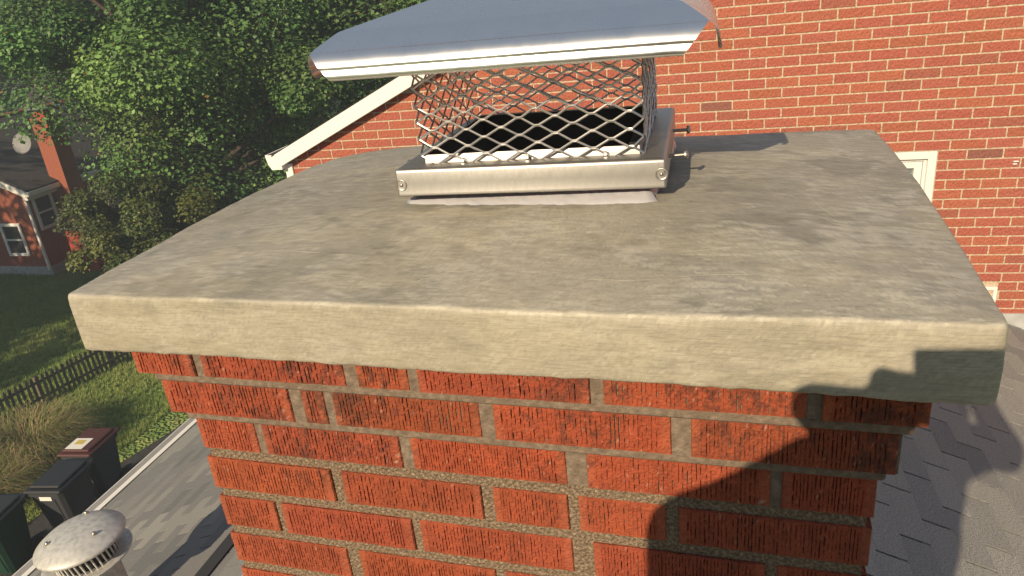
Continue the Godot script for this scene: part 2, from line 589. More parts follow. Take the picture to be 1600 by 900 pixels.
func crown_outline(s: float) -> Vector2:
	# s in 0..4: front (left to right), right (front to back), back, left
	var xl := -0.090
	var xr := 0.945
	var zf := 0.054
	var zb := -0.752
	var side := int(s) % 4
	var f := s - floorf(s)
	var p := Vector2.ZERO
	match side:
		0:
			p = Vector2(lerpf(xl, xr, f), zf)
			p.y += noise.get_noise_2d(p.x * 26.0, 3.0) * 0.0016
		1:
			p = Vector2(xr + 0.002 * sin(PI * pow(f, 0.7)), lerpf(zf, zb, f))
		2:
			p = Vector2(lerpf(xr, xl, f), zb + 0.0 * f)
		3:
			p = Vector2(xl - 0.008 * sin(PI * clampf(f * 1.05, 0.0, 1.0)), lerpf(zb, zf, f))
	# rounded corners (plan)
	for c in [[xl, zf, 0.006, 1.0, -1.0], [xr, zf, 0.007, -1.0, -1.0], [xr, zb, 0.02, -1.0, 1.0], [xl, zb, 0.17, 1.0, 1.0]]:
		var cx: float = c[0] + c[2] * c[3]
		var cz: float = c[1] + c[2] * c[4]
		var dx: float = (cx - p.x) * c[3]
		var dz: float = (cz - p.y) * c[4]
		if dx > 0.0 and dz > 0.0:
			var d := sqrt(dx * dx + dz * dz)
			if d > c[2]:
				p = Vector2(cx - dx / d * c[2] * c[3], cz - dz / d * c[2] * c[4])
	return p

func crown_height(x: float, z: float, r: float) -> float:
	# r: 0 at the edge, 1 at the flue
	var v := clampf((0.054 - z) / 0.81, 0.0, 1.0)
	var y := 0.2065 + 0.010 * sin(PI * v) + 0.020 * (1.0 - pow(1.0 - r, 1.7))
	y += noise.get_noise_2d(x * 16.0, z * 16.0) * 0.0026 + noise.get_noise_2d(x * 55.0 + 9.0, z * 90.0) * 0.0008
	y += noise.get_noise_2d(x * 120.0, z * 330.0) * 0.00045
	return y

func crown_colour(x: float, y: float, z: float) -> Color:
	var a := Color(0.400, 0.368, 0.300)
	var olive := Color(0.305, 0.286, 0.228)
	var grey_ := Color(0.370, 0.347, 0.300)
	var pale := Color(0.54, 0.505, 0.415)
	var n1 := noise.get_noise_3d(x * 20.0, y * 60.0, z * 24.0)
	var n2 := noise.get_noise_3d(x * 60.0 + 40.0, y * 160.0, z * 66.0)
	var n3 := noise.get_noise_3d(x * 190.0, y * 1100.0 + 7.0, z * 800.0)
	var n4 := noise.get_noise_3d(x * 38.0 + 90.0, y * 90.0, z * 52.0)
	var n5 := noise.get_noise_3d(x * 1900.0, y * 2400.0, z * 2100.0)
	var n6 := noise.get_noise_3d(x * 130.0 - 20.0, y * 300.0, z * 150.0)
	var c := a.lerp(olive, smoothstep(-0.10, 0.35, n1 + 0.25 * smoothstep(0.35, 0.9, x) - 0.05))
	c = c.lerp(grey_, smoothstep(0.0, 0.4, n2) * 0.8)
	c = c.lerp(Color(0.45, 0.405, 0.305), smoothstep(0.10, 0.40, n4) * 0.6)
	var worn := smoothstep(0.60, 0.80, x) if y > 0.2 else 0.0
	c = c.lerp(pale, smoothstep(0.12, 0.28, n3 + 0.7 * n2 + 0.3 * n4 + 0.25 * n5 + 0.06 * worn) * (0.52 + 0.2 * worn))
	# damp-darkened blotches right of the cap
	var blot := maxf(exp(-(pow((x - 0.73) / 0.075, 2.0) + pow((z + 0.30) / 0.05, 2.0))), exp(-(pow((x - 0.86) / 0.05, 2.0) + pow((z + 0.40) / 0.07, 2.0))))
	if y > 0.2:
		c = c.lerp(Color(0.225, 0.212, 0.165), smoothstep(0.40, 0.62, blot + 0.8 * n2 + 0.5 * n6) * 0.5)
	c = c.lerp(Color(0.22, 0.205, 0.160), smoothstep(0.18, 0.45, n6 + 0.4 * n5 + 0.3 * n1) * 0.38)
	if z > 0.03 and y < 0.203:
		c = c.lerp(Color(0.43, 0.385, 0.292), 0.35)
	var g := 1.0 + 0.24 * n5
	return Color(c.r * g, c.g * g, c.b * g)

func build_crown(t: Node3D, up: Transform3D) -> void:
	var st := SurfaceTool.new()
	st.begin(Mesh.PRIMITIVE_TRIANGLES)
	st.set_smooth_group(0)
	var per := 330          # points per side
	var N := per * 4
	var K := 90
	var flo := Vector2(0.285, -0.255)
	var fhi := Vector2(0.605, -0.565)
	var rings := []           # each ring an array of Vector3
	var R := 0.0045
	# bottom ring (underside inner), bottom edge, side, top bevel, top
	var side_rows := [[-0.05, CROWN_Y0], [-0.004, CROWN_Y0], [-0.001, CROWN_Y0 + 0.001], [0.0004, CROWN_Y0 + 0.003]]
	for i in range(1, 27):
		side_rows.append([0.0004 + 0.0008 * sin(PI * i / 26.0), lerpf(CROWN_Y0 + 0.003, 0.1965, i / 26.0)])
	for row in side_rows:
		var ring := []
		for i in N:
			var s := 4.0 * i / N
			var p := crown_outline(s)
			var q := crown_outline(s + 0.004)
			var q0 := crown_outline(fposmod(s - 0.004, 4.0))
			var d := (q - q0).normalized()
			var n := Vector2(-d.y, d.x)
			if n.dot(p - Vector2(0.43, -0.35)) < 0.0:
				n = -n
			var wob := noise.get_noise_3d(p.x * 40.0, row[1] * 50.0, p.y * 40.0) * 0.0012 + noise.get_noise_3d(p.x * 12.0, row[1] * 12.0, p.y * 12.0) * 0.002 + noise.get_noise_3d(p.x * 90.0, row[1] * 300.0, p.y * 90.0) * 0.0007
			if row[0] < -0.01:
				wob = 0.0
			var drop := (noise.get_noise_2d(p.x * 22.0, p.y * 22.0) * 0.0022 + noise.get_noise_2d(p.x * 240.0, p.y * 240.0) * 0.0016) if row[1] < 0.15 else 0.0
			var pp: Vector2 = p + n * (row[0] + wob)
			var lift := 0.0
			if row[1] > 0.15:
				lift = (crown_height(p.x, p.y, 0.0) - 0.2065) * clampf((row[1] - 0.15) / 0.045, 0.0, 1.0)
			ring.append(Vector3(pp.x, row[1] + drop + lift, pp.y))
		rings.append(ring)
	for k in K + 1:
		var r := pow(float(k) / K, 1.25)
		var ring := []
		for i in N:
			var s := 4.0 * i / N
			var p := crown_outline(s)
			var side := int(s) % 4
			var f := s - floorf(s)
			var q := Vector2.ZERO
			match side:
				0: q = Vector2(lerpf(flo.x, fhi.x, f), flo.y)
				1: q = Vector2(fhi.x, lerpf(flo.y, fhi.y, f))
				2: q = Vector2(lerpf(fhi.x, flo.x, f), fhi.y)
				3: q = Vector2(flo.x, lerpf(fhi.y, flo.y, f))
			var pp := p.lerp(q, r)
			var dist := p.distance_to(pp)
			var y := crown_height(pp.x, pp.y, r)
			if dist < R:
				y -= R - sqrt(maxf(0.0, R * R - (R - dist) * (R - dist)))
			ring.append(Vector3(pp.x, y, pp.y))
		rings.append(ring)
	for ring in rings:
		for p in ring:
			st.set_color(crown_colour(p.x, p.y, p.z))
			st.add_vertex(p)
	for k in rings.size() - 1:
		for i in N:
			var i2 := (i + 1) % N
			var a := k * N + i
			var b := k * N + i2
			var c := (k + 1) * N + i2
			var d := (k + 1) * N + i
			st.add_index(a); st.add_index(c); st.add_index(b)
			st.add_index(a); st.add_index(d); st.add_index(c)
	st.generate_normals()
	var crown := part("crown", st.commit(), mats["crown_concrete"], t, up)
	crown.set_meta("label", "grey brushed concrete crown slab")
	# raised lines left by the trowel
	var ridges := [
		[[0.07, -0.07], [0.12, -0.066], [0.2, -0.062], [0.28, -0.052], [0.33, -0.035]],
		[[0.29, -0.012], [0.36, -0.004], [0.45, -0.010], [0.53, -0.012], [0.62, -0.012], [0.70, -0.026], [0.78, -0.024], [0.86, -0.010], [0.91, 0.020]],
		[[0.60, -0.07], [0.66, -0.075], [0.72, -0.09], [0.80, -0.085]],
		[[0.80, -0.28], [0.81, -0.24], [0.825, -0.20], [0.83, -0.18]],
		[[0.13, -0.2], [0.17, -0.196], [0.22, -0.2]],
		[[0.80, -0.50], [0.84, -0.51], [0.88, -0.47], [0.89, -0.42]],
		[[0.68, -0.43], [0.72, -0.45], [0.76, -0.44]],
	]
	var sr := st_new()
	sr.set_smooth_group(0)
	for rd in ridges:
		var c3 := Curve3D.new()
		for p in rd:
			c3.add_point(Vector3(p[0], 0, p[1]))
		var n := int(c3.get_baked_length() / 0.005)
		var pts := []
		var rad := []
		for i in n + 1:
			var q := c3.sample_baked(c3.get_baked_length() * i / n, true)
			q.z += noise.get_noise_2d(q.x * 60.0, q.z * 20.0) * 0.004
			pts.append(Vector3(q.x, crown_y(q.x, q.z) - 0.0004, q.z))
			rad.append(0.0003 + 0.0010 * sin(PI * i / n) * (0.75 + 0.5 * noise.get_noise_2d(q.x * 90.0, 5.0)))
		sr.set_color(Color(0.42, 0.39, 0.31))
		tube_into(sr, pts, rad, 6, false, 0.6)
	part("trowel_ridge", done(sr), mats["crown_concrete"], t, up)
	# flue tile with its bead of clear sealant
	var fl := st_new()
	ring_box(fl, Vector2(0.285, -0.255), Vector2(0.605, -0.565), 0.018, -0.3, 0.262)
	part("flue_tile", done(fl), mats["flue_clay"], t, up)
	var so := st_new()
	box_into(so, Vector3(0.29, -0.32, -0.56), Vector3(0.60, -0.30, -0.26), 0.0)
	part("flue_floor", done(so), mats["soot"], t, up)
	var si := SurfaceTool.new()
	si.begin(Mesh.PRIMITIVE_TRIANGLES)
	si.set_smooth_group(0)
	var M := 240
	var W := 9
	var base_y := []
	for i in M:
		var s := 4.0 * i / M
		var side := int(s) % 4
		var f := s - floorf(s)
		var p := Vector2.ZERO
		var o := Vector2.ZERO
		match side:
			0: p = Vector2(lerpf(0.285, 0.605, f), -0.255); o = Vector2(0, 1)
			1: p = Vector2(0.605, lerpf(-0.255, -0.565, f)); o = Vector2(1, 0)
			2: p = Vector2(lerpf(0.605, 0.285, f), -0.565); o = Vector2(0, -1)
			3: p = Vector2(0.285, lerpf(-0.565, -0.255, f)); o = Vector2(-1, 0)
		var cf := minf(f, 1.0 - f) * 0.32
		if cf < 0.02:
			var oc := Vector2(signf(p.x - 0.445), signf(p.y + 0.41)).normalized()
			o = o.lerp(oc, 1.0 - cf / 0.02).normalized()
		var w := 0.036 + 0.004 * noise.get_noise_2d(i * 1.5, 2.0)
		w *= 1.0 if side == 0 else 0.28
		for j in W:
			var a := float(j) / (W - 1)
			var out_ := a * w
			var q := p + o * out_
			var y := crown_y(q.x, q.y) - 0.0008 + 0.0140 * pow(1.0 - a, 0.75) * (1.0 + 0.16 * noise.get_noise_2d(i * 6.0, j * 2.0)) + 0.0011 * noise.get_noise_2d(i * 37.0, j * 21.0)
			si.add_vertex(Vector3(q.x, y, q.y))
	for i in M:
		for j in W - 1:
			var a := i * W + j
			var b := ((i + 1) % M) * W + j
			si.add_index(a); si.add_index(b); si.add_index(b + 1)
			si.add_index(a); si.add_index(b + 1); si.add_index(a + 1)
	si.generate_normals()
	part("sealant_bead", si.commit(), mats["silicone"], t, up)

func crown_y(x: float, z: float) -> float:
	# height of the finished top near a plan point (ring parameter from the nearest edge)
	var fx: float = (x + 0.090) / (0.285 + 0.090) if x < 0.285 else ((0.949 - x) / (0.949 - 0.605) if x > 0.605 else 2.0)
	var fz: float = (0.054 - z) / (0.054 + 0.255) if z > -0.255 else ((z + 0.752) / (0.752 - 0.565) if z < -0.565 else 2.0)
	return crown_height(x, z, clampf(minf(fx, fz), 0.0, 1.0))

func ring_box(st: SurfaceTool, a: Vector2, b: Vector2, th: float, y0: float, y1: float) -> void:
	var lo := Vector2(minf(a.x, b.x), minf(a.y, b.y))
	var hi := Vector2(maxf(a.x, b.x), maxf(a.y, b.y))
	box_into(st, Vector3(lo.x, y0, hi.y - th), Vector3(hi.x, y1, hi.y), 0.0)
	box_into(st, Vector3(lo.x, y0, lo.y), Vector3(hi.x, y1, lo.y + th), 0.0)
	box_into(st, Vector3(lo.x, y0, lo.y + th), Vector3(lo.x + th, y1, hi.y - th), 0.0)
	box_into(st, Vector3(hi.x - th, y0, lo.y + th), Vector3(hi.x, y1, hi.y - th), 0.0)

# ------------------------------------------------------------------ the stainless cap
func rect_points(lo: Vector2, hi: Vector2, out: float, radius: float, arc := 4, along := 1) -> Array:
	# rounded rectangle, counter-clockwise seen from above (x right, z towards the viewer)
	var pts := []
	var r := maxf(radius + out, 0.0012)
	var k0 := r - out
	var cs := [Vector2(hi.x - k0, hi.y - k0), Vector2(hi.x - k0, lo.y + k0), Vector2(lo.x + k0, lo.y + k0), Vector2(lo.x + k0, hi.y - k0)]
	for c in 4:
		var a0 := PI * 0.5 - c * PI * 0.5
		for k in arc + 1:
			var a := a0 - PI * 0.5 * k / arc
			pts.append(cs[c] + Vector2(cos(a), sin(a)) * r)
		var from: Vector2 = pts[pts.size() - 1]
		var a1 := PI * 0.5 - (c + 1) * PI * 0.5
		var to: Vector2 = cs[(c + 1) % 4] + Vector2(cos(a1), sin(a1)) * r
		for k in range(1, along):
			pts.append(from.lerp(to, float(k) / along))
	return pts

func rect_sweep(profile: Array, lo: Vector2, hi: Vector2, radius: float, dent := 0.0, along := 1) -> ArrayMesh:
	var st := SurfaceTool.new()
	st.begin(Mesh.PRIMITIVE_TRIANGLES)
	st.set_smooth_group(0)
	var n := 0
	for p in profile:
		var pts := rect_points(lo, hi, p.x, radius, 4, along)
		n = pts.size()
		for q in pts:
			st.add_vertex(Vector3(q.x, p.y + dent * clampf(-p.x / 0.04, 0.0, 1.0) * noise.get_noise_2d(q.x * 9.0, q.y * 9.0), q.y))
	for k in profile.size() - 1:
		for i in n:
			var i2 := (i + 1) % n
			st.add_index(k * n + i); st.add_index(k * n + i2); st.add_index((k + 1) * n + i2)
			st.add_index(k * n + i); st.add_index((k + 1) * n + i2); st.add_index((k + 1) * n + i)
	st.generate_normals()
	return st.commit()

func hip_lid(hip: Array, half: float) -> ArrayMesh:
	# four creased facets, each slightly wavy sheet of its own
	var st := SurfaceTool.new()
	st.begin(Mesh.PRIMITIVE_TRIANGLES)
	st.set_smooth_group(0)
	var L := 26
	var at := 0
	for k in 4:
		var b := Basis(Vector3.UP, k * PI * 0.5)
		for h in hip:
			var w: float = half - h[0]
			for i in L + 1:
				var x := lerpf(-w, w, float(i) / L)
				var e: float = clampf(h[0] / 0.04, 0.0, 1.0) * clampf((w - absf(x)) / 0.03, 0.0, 1.0)
				var p := b * Vector3(x, h[1] + e * 0.0016 * noise.get_noise_2d(x * 8.0 + k * 50.0, h[0] * 8.0), w)
				st.add_vertex(p)
		for j in hip.size() - 1:
			for i in L:
				var a := at + j * (L + 1) + i
				var c := a + L + 1
				st.add_index(a); st.add_index(c + 1); st.add_index(a + 1)
				st.add_index(a); st.add_index(c); st.add_index(c + 1)
		at += hip.size() * (L + 1)
		st.set_smooth_group(k + 1)
	st.generate_normals()
	return st.commit()

func build_cap() -> void:
	var at := Vector3(0.446, 0.262, -0.41)
	var t := thing("rain_cap", "square stainless steel chimney cap with expanded mesh sides", "chimney cap", at + Vector3(-0.011, 0.0, 0.008), 0.058)
	t.scale = Vector3(0.965, 0.985, 0.965)
	var up := Transform3D(Basis.IDENTITY, -at)
	var steel: Material = mats["stainless"]
	var lo := Vector2(0.255, -0.60)
	var hi := Vector2(0.637, -0.22)
	# skirt: hem, face, bend, top flange
	var prof := [Vector2(-0.004, 0.2525), Vector2(0.0, 0.2520), Vector2(0.0006, 0.2535), Vector2(0.0, 0.2560), Vector2(0.0, 0.2700), Vector2(0.0, 0.2855), Vector2(-0.0006, 0.2880), Vector2(-0.0022, 0.2899), Vector2(-0.0046, 0.2908), Vector2(-0.008, 0.2910), Vector2(-0.020, 0.2908), Vector2(-0.0335, 0.2905), Vector2(-0.0340, 0.2905)]
	part("skirt", rect_sweep(prof, lo, hi, 0.003), mats["stainless_brushed"], t, up)
	# upstand inside the screen
	var ups := [Vector2(-0.0345, 0.2905), Vector2(-0.0350, 0.2915), Vector2(-0.0350, 0.3020), Vector2(-0.0356, 0.3026), Vector2(-0.0362, 0.3020), Vector2(-0.0362, 0.2650)]
	part("collar", rect_sweep(ups, lo, hi, 0.003), mats["collar_steel"], t, up)
	var soot := [Vector2(-0.0372, 0.3010), Vector2(-0.0372, 0.270), Vector2(-0.066, 0.268), Vector2(-0.066, -0.27)]
	part("shade_soot_liner", rect_sweep(soot, lo, hi, 0.003), mats["soot"], t, up)  # dark sheet: shade painted over the steel inside the collar, soot down the flue
	# expanded metal screen
	var mlo := Vector2(0.284, -0.571)
	var mhi := Vector2(0.607, -0.249)
	var corner := rect_points(mlo, mhi, 0.0, 0.012, 8, 1)
	var loop := Curve3D.new()
	for c in corner:
		loop.add_point(Vector3(c.x, 0, c.y))
	loop.add_point(Vector3(corner[0].x, 0, corner[0].y))
	loop.bake_interval = 0.002
	var len_ := loop.get_baked_length()
	var cells := 25
	var half := len_ / (cells * 2)
	var swd := 0.0232
	var st := st_new()
	for r in 14:
		var y0 := 0.2945 + r * swd * 0.5 - 0.004
		var pts := []
		var rad := []
		for i in cells * 2 + 1:
			var peak := 1.0 if (i + r) % 2 == 1 else 0.0
			for o in [-0.13, 0.13]:
				var s := fposmod((i + o) * half + 0.02, len_)
				var p := loop.sample_baked(s, true)
				p.y = y0 + peak * (swd * 0.5 - 0.0012) + 0.0006
				p.x += noise.get_noise_3d(i * 9.0, r * 7.0, 1.0) * 0.0022
				p.z += noise.get_noise_3d(i * 9.0, r * 7.0, 60.0) * 0.0022
				p.y += noise.get_noise_3d(i * 9.0, r * 7.0, 120.0) * 0.0012
				pts.append(p)
				rad.append(0.0016)
		tube_into(st, pts, rad, 5, false)
	part("mesh_screen", done(st), mats["mesh_metal"], t, up)
	# spot-welded tabs that hold the screen to the collar
	for q in [Vector3(0.35, 0.293, -0.250), Vector3(0.445, 0.2935, -0.250), Vector3(0.555, 0.293, -0.250)]:
		part("clip", box(q - Vector3(0.003, 0.002, 0.002), q + Vector3(0.003, 0.004, 0.003), 0.001), mats["mesh_metal"], t, up)
	# lid: square, gently hipped, edge rolled down on each side
	var llo := Vector2(0.190, -0.660)
	var lhi := Vector2(0.692, -0.158)
	var hip := [[0.0, 0.0], [0.006, 0.0046], [0.014, 0.0102], [0.022, 0.0158], [0.0285, 0.0200], [0.0305, 0.0211], [0.0325, 0.0219], [0.036, 0.0229], [0.05, 0.0268], [0.07, 0.0322], [0.1, 0.0402], [0.14, 0.0506], [0.18, 0.0606], [0.22, 0.0700], [0.24, 0.0740], [0.2505, 0.0750]]
	var lp := []
	for h in hip:
		lp.append(Vector2(-h[0], h[1]))
	var tilt := Transform3D(Basis(Vector3(0, 0, 1), -0.002), Vector3.ZERO)
	var lid_at := Transform3D(Basis.IDENTITY, Vector3(0.441, 0.4585, -0.409) - at) * tilt * Transform3D(Basis.IDENTITY, Vector3(-0.441, 0, 0.409))
	var lid := part("lid", hip_lid(hip, 0.251), steel, t, lid_at * Transform3D(Basis.IDENTITY, Vector3(0.441, 0, -0.409)))
	lid.set_meta("label", "polished steel lid with rolled edges")
	# rolled drip edge of each side, its ends cut back at the corners
	var dp := [Vector2(-0.0005, 0.0), Vector2(0.0035, -0.0030), Vector2(0.0070, -0.0068), Vector2(0.0100, -0.0112), Vector2(0.0122, -0.0160), Vector2(0.0130, -0.0190), Vector2(0.0122, -0.0206), Vector2(0.0130, -0.0222), Vector2(0.0146, -0.0262), Vector2(0.0152, -0.0304), Vector2(0.0140, -0.0330), Vector2(0.0110, -0.0340)]
	var half_side := 0.251
	for k in 4:
		var sd := SurfaceTool.new()
		sd.begin(Mesh.PRIMITIVE_TRIANGLES)
		sd.set_smooth_group(0)
		var L := 30
		for i in L + 1:
			for p in dp:
				var cut: float = half_side - 0.001 + p.y * 0.85
				var x := lerpf(-cut, cut, float(i) / L)
				sd.add_vertex(Vector3(x, p.y + 0.0006 * noise.get_noise_2d(x * 14.0, k * 9.0), half_side + p.x + 0.0008 * noise.get_noise_2d(x * 20.0, k * 31.0)))
		for i in L:
			for j in dp.size() - 1:
				var a := i * dp.size() + j
				var b := a + dp.size()
				sd.add_index(a); sd.add_index(b); sd.add_index(b + 1)
				sd.add_index(a); sd.add_index(b + 1); sd.add_index(a + 1)
		sd.generate_normals()
		var place := lid_at * Transform3D(Basis(Vector3.UP, k * PI * 0.5), Vector3(0.441, 0, -0.409))
		part("drip_edge", sd.commit(), steel, lid, lid.transform.affine_inverse() * place)
	# screws through the skirt into the flue tile
	for q in [[Vector3(0.637, 0.271, -0.318), Vector3(1, 0.06, 0)], [Vector3(0.637, 0.270, -0.50), Vector3(1, 0.02, 0)], [Vector3(0.255, 0.271, -0.34), Vector3(-1, 0, 0)], [Vector3(0.255, 0.271, -0.50), Vector3(-1, 0, 0)]]:
		var b := frame_basis(q[1])
		var sc := part("screw", lathe([Vector2(0, -0.01), Vector2(0.0024, -0.01), Vector2(0.0024, 0.022), Vector2(0.0062, 0.022), Vector2(0.0066, 0.0245), Vector2(0.0055, 0.027), Vector2(0, 0.0285)], 14, false), mats["screw_metal"], t, Transform3D(b, q[0] - at))
		sc.set_meta("label", "hex screw sticking out of the skirt side")
	# pressed dimples at the two ends of the front face
	for q in [Vector3(0.2625, 0.2685, -0.2198), Vector3(0.6315, 0.2705, -0.2198)]:
		part("dimple", lathe([Vector2(0.0085, 0.0), Vector2(0.0080, 0.0012), Vector2(0.0068, 0.0012), Vector2(0.0055, -0.001), Vector2(0.003, -0.001), Vector2(0.0022, 0.0014), Vector2(0, 0.0018)], 20), mats["screw_metal"], t, Transform3D(frame_basis(Vector3(0, 0, 1)), q - at))

# ------------------------------------------------------------------ seen or not: used only to decide which of many like pieces become objects of their own
func to_photo(p: Vector3) -> Vector3:
	var q := cam.transform.affine_inverse() * p
	if q.z > -0.05:
		return Vector3(-1, -1, -1)
	return Vector3(800.0 + 1163.65 * q.x / -q.z, 450.0 - 1163.65 * q.y / -q.z, -q.z)

# ------------------------------------------------------------------ the brick gable wall behind
func rake_y(h: float) -> float:
	return -0.69 + 0.4566 * (h + 3.28) if h < 1.6 else -0.69 + 0.4566 * (1.6 + 3.28) - 0.4566 * (h - 1.6)

func build_brick_house() -> void:
	var at := Vector3(WALL_AT.x, GROUND, WALL_AT.z)
	var t := thing("brick_house", "brick gable wall with white rake board rising behind the chimney", "house", at, WALL_TURN)
	var up := Transform3D(Basis.IDENTITY, Vector3(0, -GROUND, 0))
	var here := t.transform * up
	var x_left := -3.275
	var x_right := 5.6
	var win := Rect2(0.60, -1.78, 0.905, 0.968)      # opening in the wall
	var vent := Rect2(1.80, -1.93, 0.185, 0.135)
	# mortar backing: gable polygon with the window hole left out
	var st := st_new()
	var zf := -0.0045
	var zb := -0.22
	var cols := [x_left, win.position.x, win.end.x, 1.6, x_right]
	for i in cols.size() - 1:
		var a: float = cols[i]
		var b: float = cols[i + 1]
		var ya := rake_y(a) + 0.05
		var yb := rake_y(b) + 0.05
		var parts := [[-6.2, -6.2, ya, yb]]
		if i == 1:
			parts = [[-6.2, -6.2, win.position.y, win.position.y], [win.end.y, win.end.y, ya, yb]]
		for q in parts:
			var p := [Vector3(a, q[0], zf), Vector3(b, q[1], zf), Vector3(b, q[3], zf), Vector3(a, q[2], zf)]
			var bk := Vector3(0, 0, zb - zf)
			quad(st, p[0], p[1], p[2], p[3])
			quad(st, p[1] + bk, p[0] + bk, p[3] + bk, p[2] + bk)
			quad(st, p[3], p[2], p[2] + bk, p[3] + bk)
			quad(st, p[0] + bk, p[1] + bk, p[1], p[0])
			quad(st, p[0] + bk, p[0], p[3], p[3] + bk)
			quad(st, p[1], p[1] + bk, p[2] + bk, p[2])
	var wall := part("wall", done(st), mats["house_mortar"], t, up)
	# bricks in running bond
	var tones := []
	for k in 14:
		var v := rng.randf_range(0.90, 1.08)
		var c := Color(0.405 * v, 0.116 * v * rng.randf_range(0.94, 1.10), 0.076 * v * rng.randf_range(0.90, 1.12))
		if k == 12:
			c = Color(0.26, 0.10, 0.075)
		if k == 13:
			c = Color(0.34, 0.108, 0.074)
		tones.append(c)
	var list := []
	var pitch := 0.0677
	var module := 0.2135
	for n in range(-24, 31):
		var y0 := -0.806 + n * pitch
		var y1 := y0 + 0.0575
		var off := (0.5 if posmod(n, 2) == 1 else 0.0) * module
		var i0 := int(floor((x_left - 2.0) / module))
		for i in range(i0, i0 + 50):
			var a := 0.084 + i * module + off
			var b := a + module - 0.0098
			a = maxf(a, x_left)
			b = minf(b, 4.4)
			var spans := [[a, b]]
			for hole in [win, vent]:
				if y1 > hole.position.y + 0.004 and y0 < hole.end.y - 0.004:
					var next := []
					for s in spans:
						if s[0] < hole.position.x - 0.004 and s[1] > hole.position.x - 0.004:
							next.append([s[0], hole.position.x - 0.004])
						if s[1] > hole.end.x + 0.004 and s[0] < hole.end.x + 0.004:
							next.append([hole.end.x + 0.004, s[1]])
						if s[1] <= hole.position.x - 0.004 or s[0] >= hole.end.x + 0.004:
							next.append(s)
					spans = next
			for s in spans:
				if s[1] - s[0] < 0.018:
					continue
				if y0 > minf(rake_y(s[0]), rake_y(s[1])) + 0.07:
					continue
				var k := rng.randi() % 12
				var u := rng.randf()
				if u < 0.012:
					k = 12
				elif u < 0.07:
					k = 13
				var c := Vector3((s[0] + s[1]) * 0.5, (y0 + y1) * 0.5, -0.012 + rng.randf_range(-0.0012, 0.0012))
				var px := to_photo(here * c)
				var seen: bool = px.z > 0 and px.x > -25 and px.x < 1625 and px.y > -15 and (px.y < 208 or (px.x > 1360 + (px.y - 198) * 0.6 and px.y < 520) or (px.x < 680 and px.y < 292))
				list.append({"c": c, "w": s[1] - s[0], "k": k, "seen": seen, "d": px.z})
	list.sort_custom(func(p, q): return p.d < q.d if p.seen == q.seen else p.seen)
	var shared := {}
	var rest := st_new()
	var single := 0
	for b in list:
		var sz := Vector3(b.w, 0.0575, 0.024)
		if b.seen and single < 300:
			single += 1
			var key := "%d_%d" % [b.k, int(round(b.w * 500.0))]
			if not shared.has(key):
				shared[key] = tint_box(sz, 0.0022, tones[b.k])
			var roll := Basis(Vector3(0, 0, 1), rng.randf_range(-0.004, 0.004))
			part("brick", shared[key], mats["house_brick"], wall, Transform3D(roll, b.c))
		else:
			rest.set_color(tones[b.k])
			box_into(rest, b.c - sz * 0.5, b.c + sz * 0.5, 0.0022 if b.seen else 0.0)
	var more := part("bricks", done(rest), mats["house_brick"], wall)
	more.set_meta("kind", "stuff")
	# window: brick mould, frame, sash, pane
	var w := Node3D.new()
	w.name = "window"
	t.add_child(w)
	w.transform = up
	var white: Material = mats["vinyl_white"]
	var o := win
	frame(w, "frame", white, o.position.x + 0.002, o.end.x - 0.002, o.position.y + 0.002, o.end.y - 0.002, 0.052, 0.006, -0.10, 0.004)
	frame(w, "jamb", white, o.position.x + 0.0545, o.end.x - 0.0545, o.position.y + 0.0545, o.end.y - 0.0545, 0.020, -0.022, -0.12, 0.003)
	frame(w, "sash", white, o.position.x + 0.0765, o.end.x - 0.0765, o.position.y + 0.0765, o.end.y - 0.0765, 0.048, -0.034, -0.09, 0.004)
	part("pane", box(Vector3(o.position.x + 0.12, o.position.y + 0.12, -0.062), Vector3(o.end.x - 0.12, o.end.y - 0.12, -0.056)), mats["window_glass"], w)
	part("blind", box(Vector3(o.position.x + 0.10, o.position.y + 0.1, -0.15), Vector3(o.end.x - 0.10, o.end.y - 0.1, -0.145)), mats["paper"], w)
	# little grille low on the wall
	var g := Node3D.new()
	g.name = "vent_grille"
	t.add_child(g)
	g.transform = up
	frame(g, "frame", white, vent.position.x, vent.end.x, vent.position.y, vent.end.y, 0.022, 0.012, -0.03, 0.003)
	for k in 4:
		var y := vent.position.y + 0.028 + k * 0.022
		part("slat", box(Vector3(vent.position.x + 0.022, y, -0.012), Vector3(vent.end.x - 0.022, y + 0.014, -0.006), 0.002), mats["flashing_grey"], g)
	# metal apron where the lower roof runs into the wall
	var fl := st_new()
	var ap := [Vector2(RIDGE_X, RIDGE_Y + 0.30), Vector2(x_right, -1.995)]
	var steps := 40
	for i in steps:
		var a := lerpf(1.2, 4.5, float(i) / steps)
		var b := lerpf(1.2, 4.5, float(i + 1) / steps)
		var lowa := RIDGE_Y - PITCH * (a - RIDGE_X) - 0.05
		var lowb := RIDGE_Y - PITCH * (b - RIDGE_X) - 0.05
		var top := -1.995
		if lowa < top:
			var p := [Vector3(a, lowa, 0.014), Vector3(b, lowb, 0.014), Vector3(b, top, 0.014), Vector3(a, top, 0.014)]
			quad(fl, p[0], p[1], p[2], p[3])
			quad(fl, p[3], p[2], p[2] - Vector3(0, 0, 0.02), p[3] - Vector3(0, 0, 0.02))
	part("flashing", done(fl), mats["flashing_grey"], t, up)
	# rake board, soffit shadow gap, roof edge, gutter and corner board
	var rb := st_new()
	var dx := 0.1
	var dirv := Vector3(1, 0.4566, 0).normalized()
	var nrm := Vector3(-0.4566, 1, 0).normalized()
	var L := 5.3
	var base := Vector3(-3.33, rake_y(-3.33) - 0.012, 0.0)
	var bas := Basis(dirv, nrm, Vector3(0, 0, 1))
	box_into(rb, Vector3(0.0, 0.018, 0.055), Vector3(L, 0.124, 0.080), 0.004, Transform3D(bas, base))
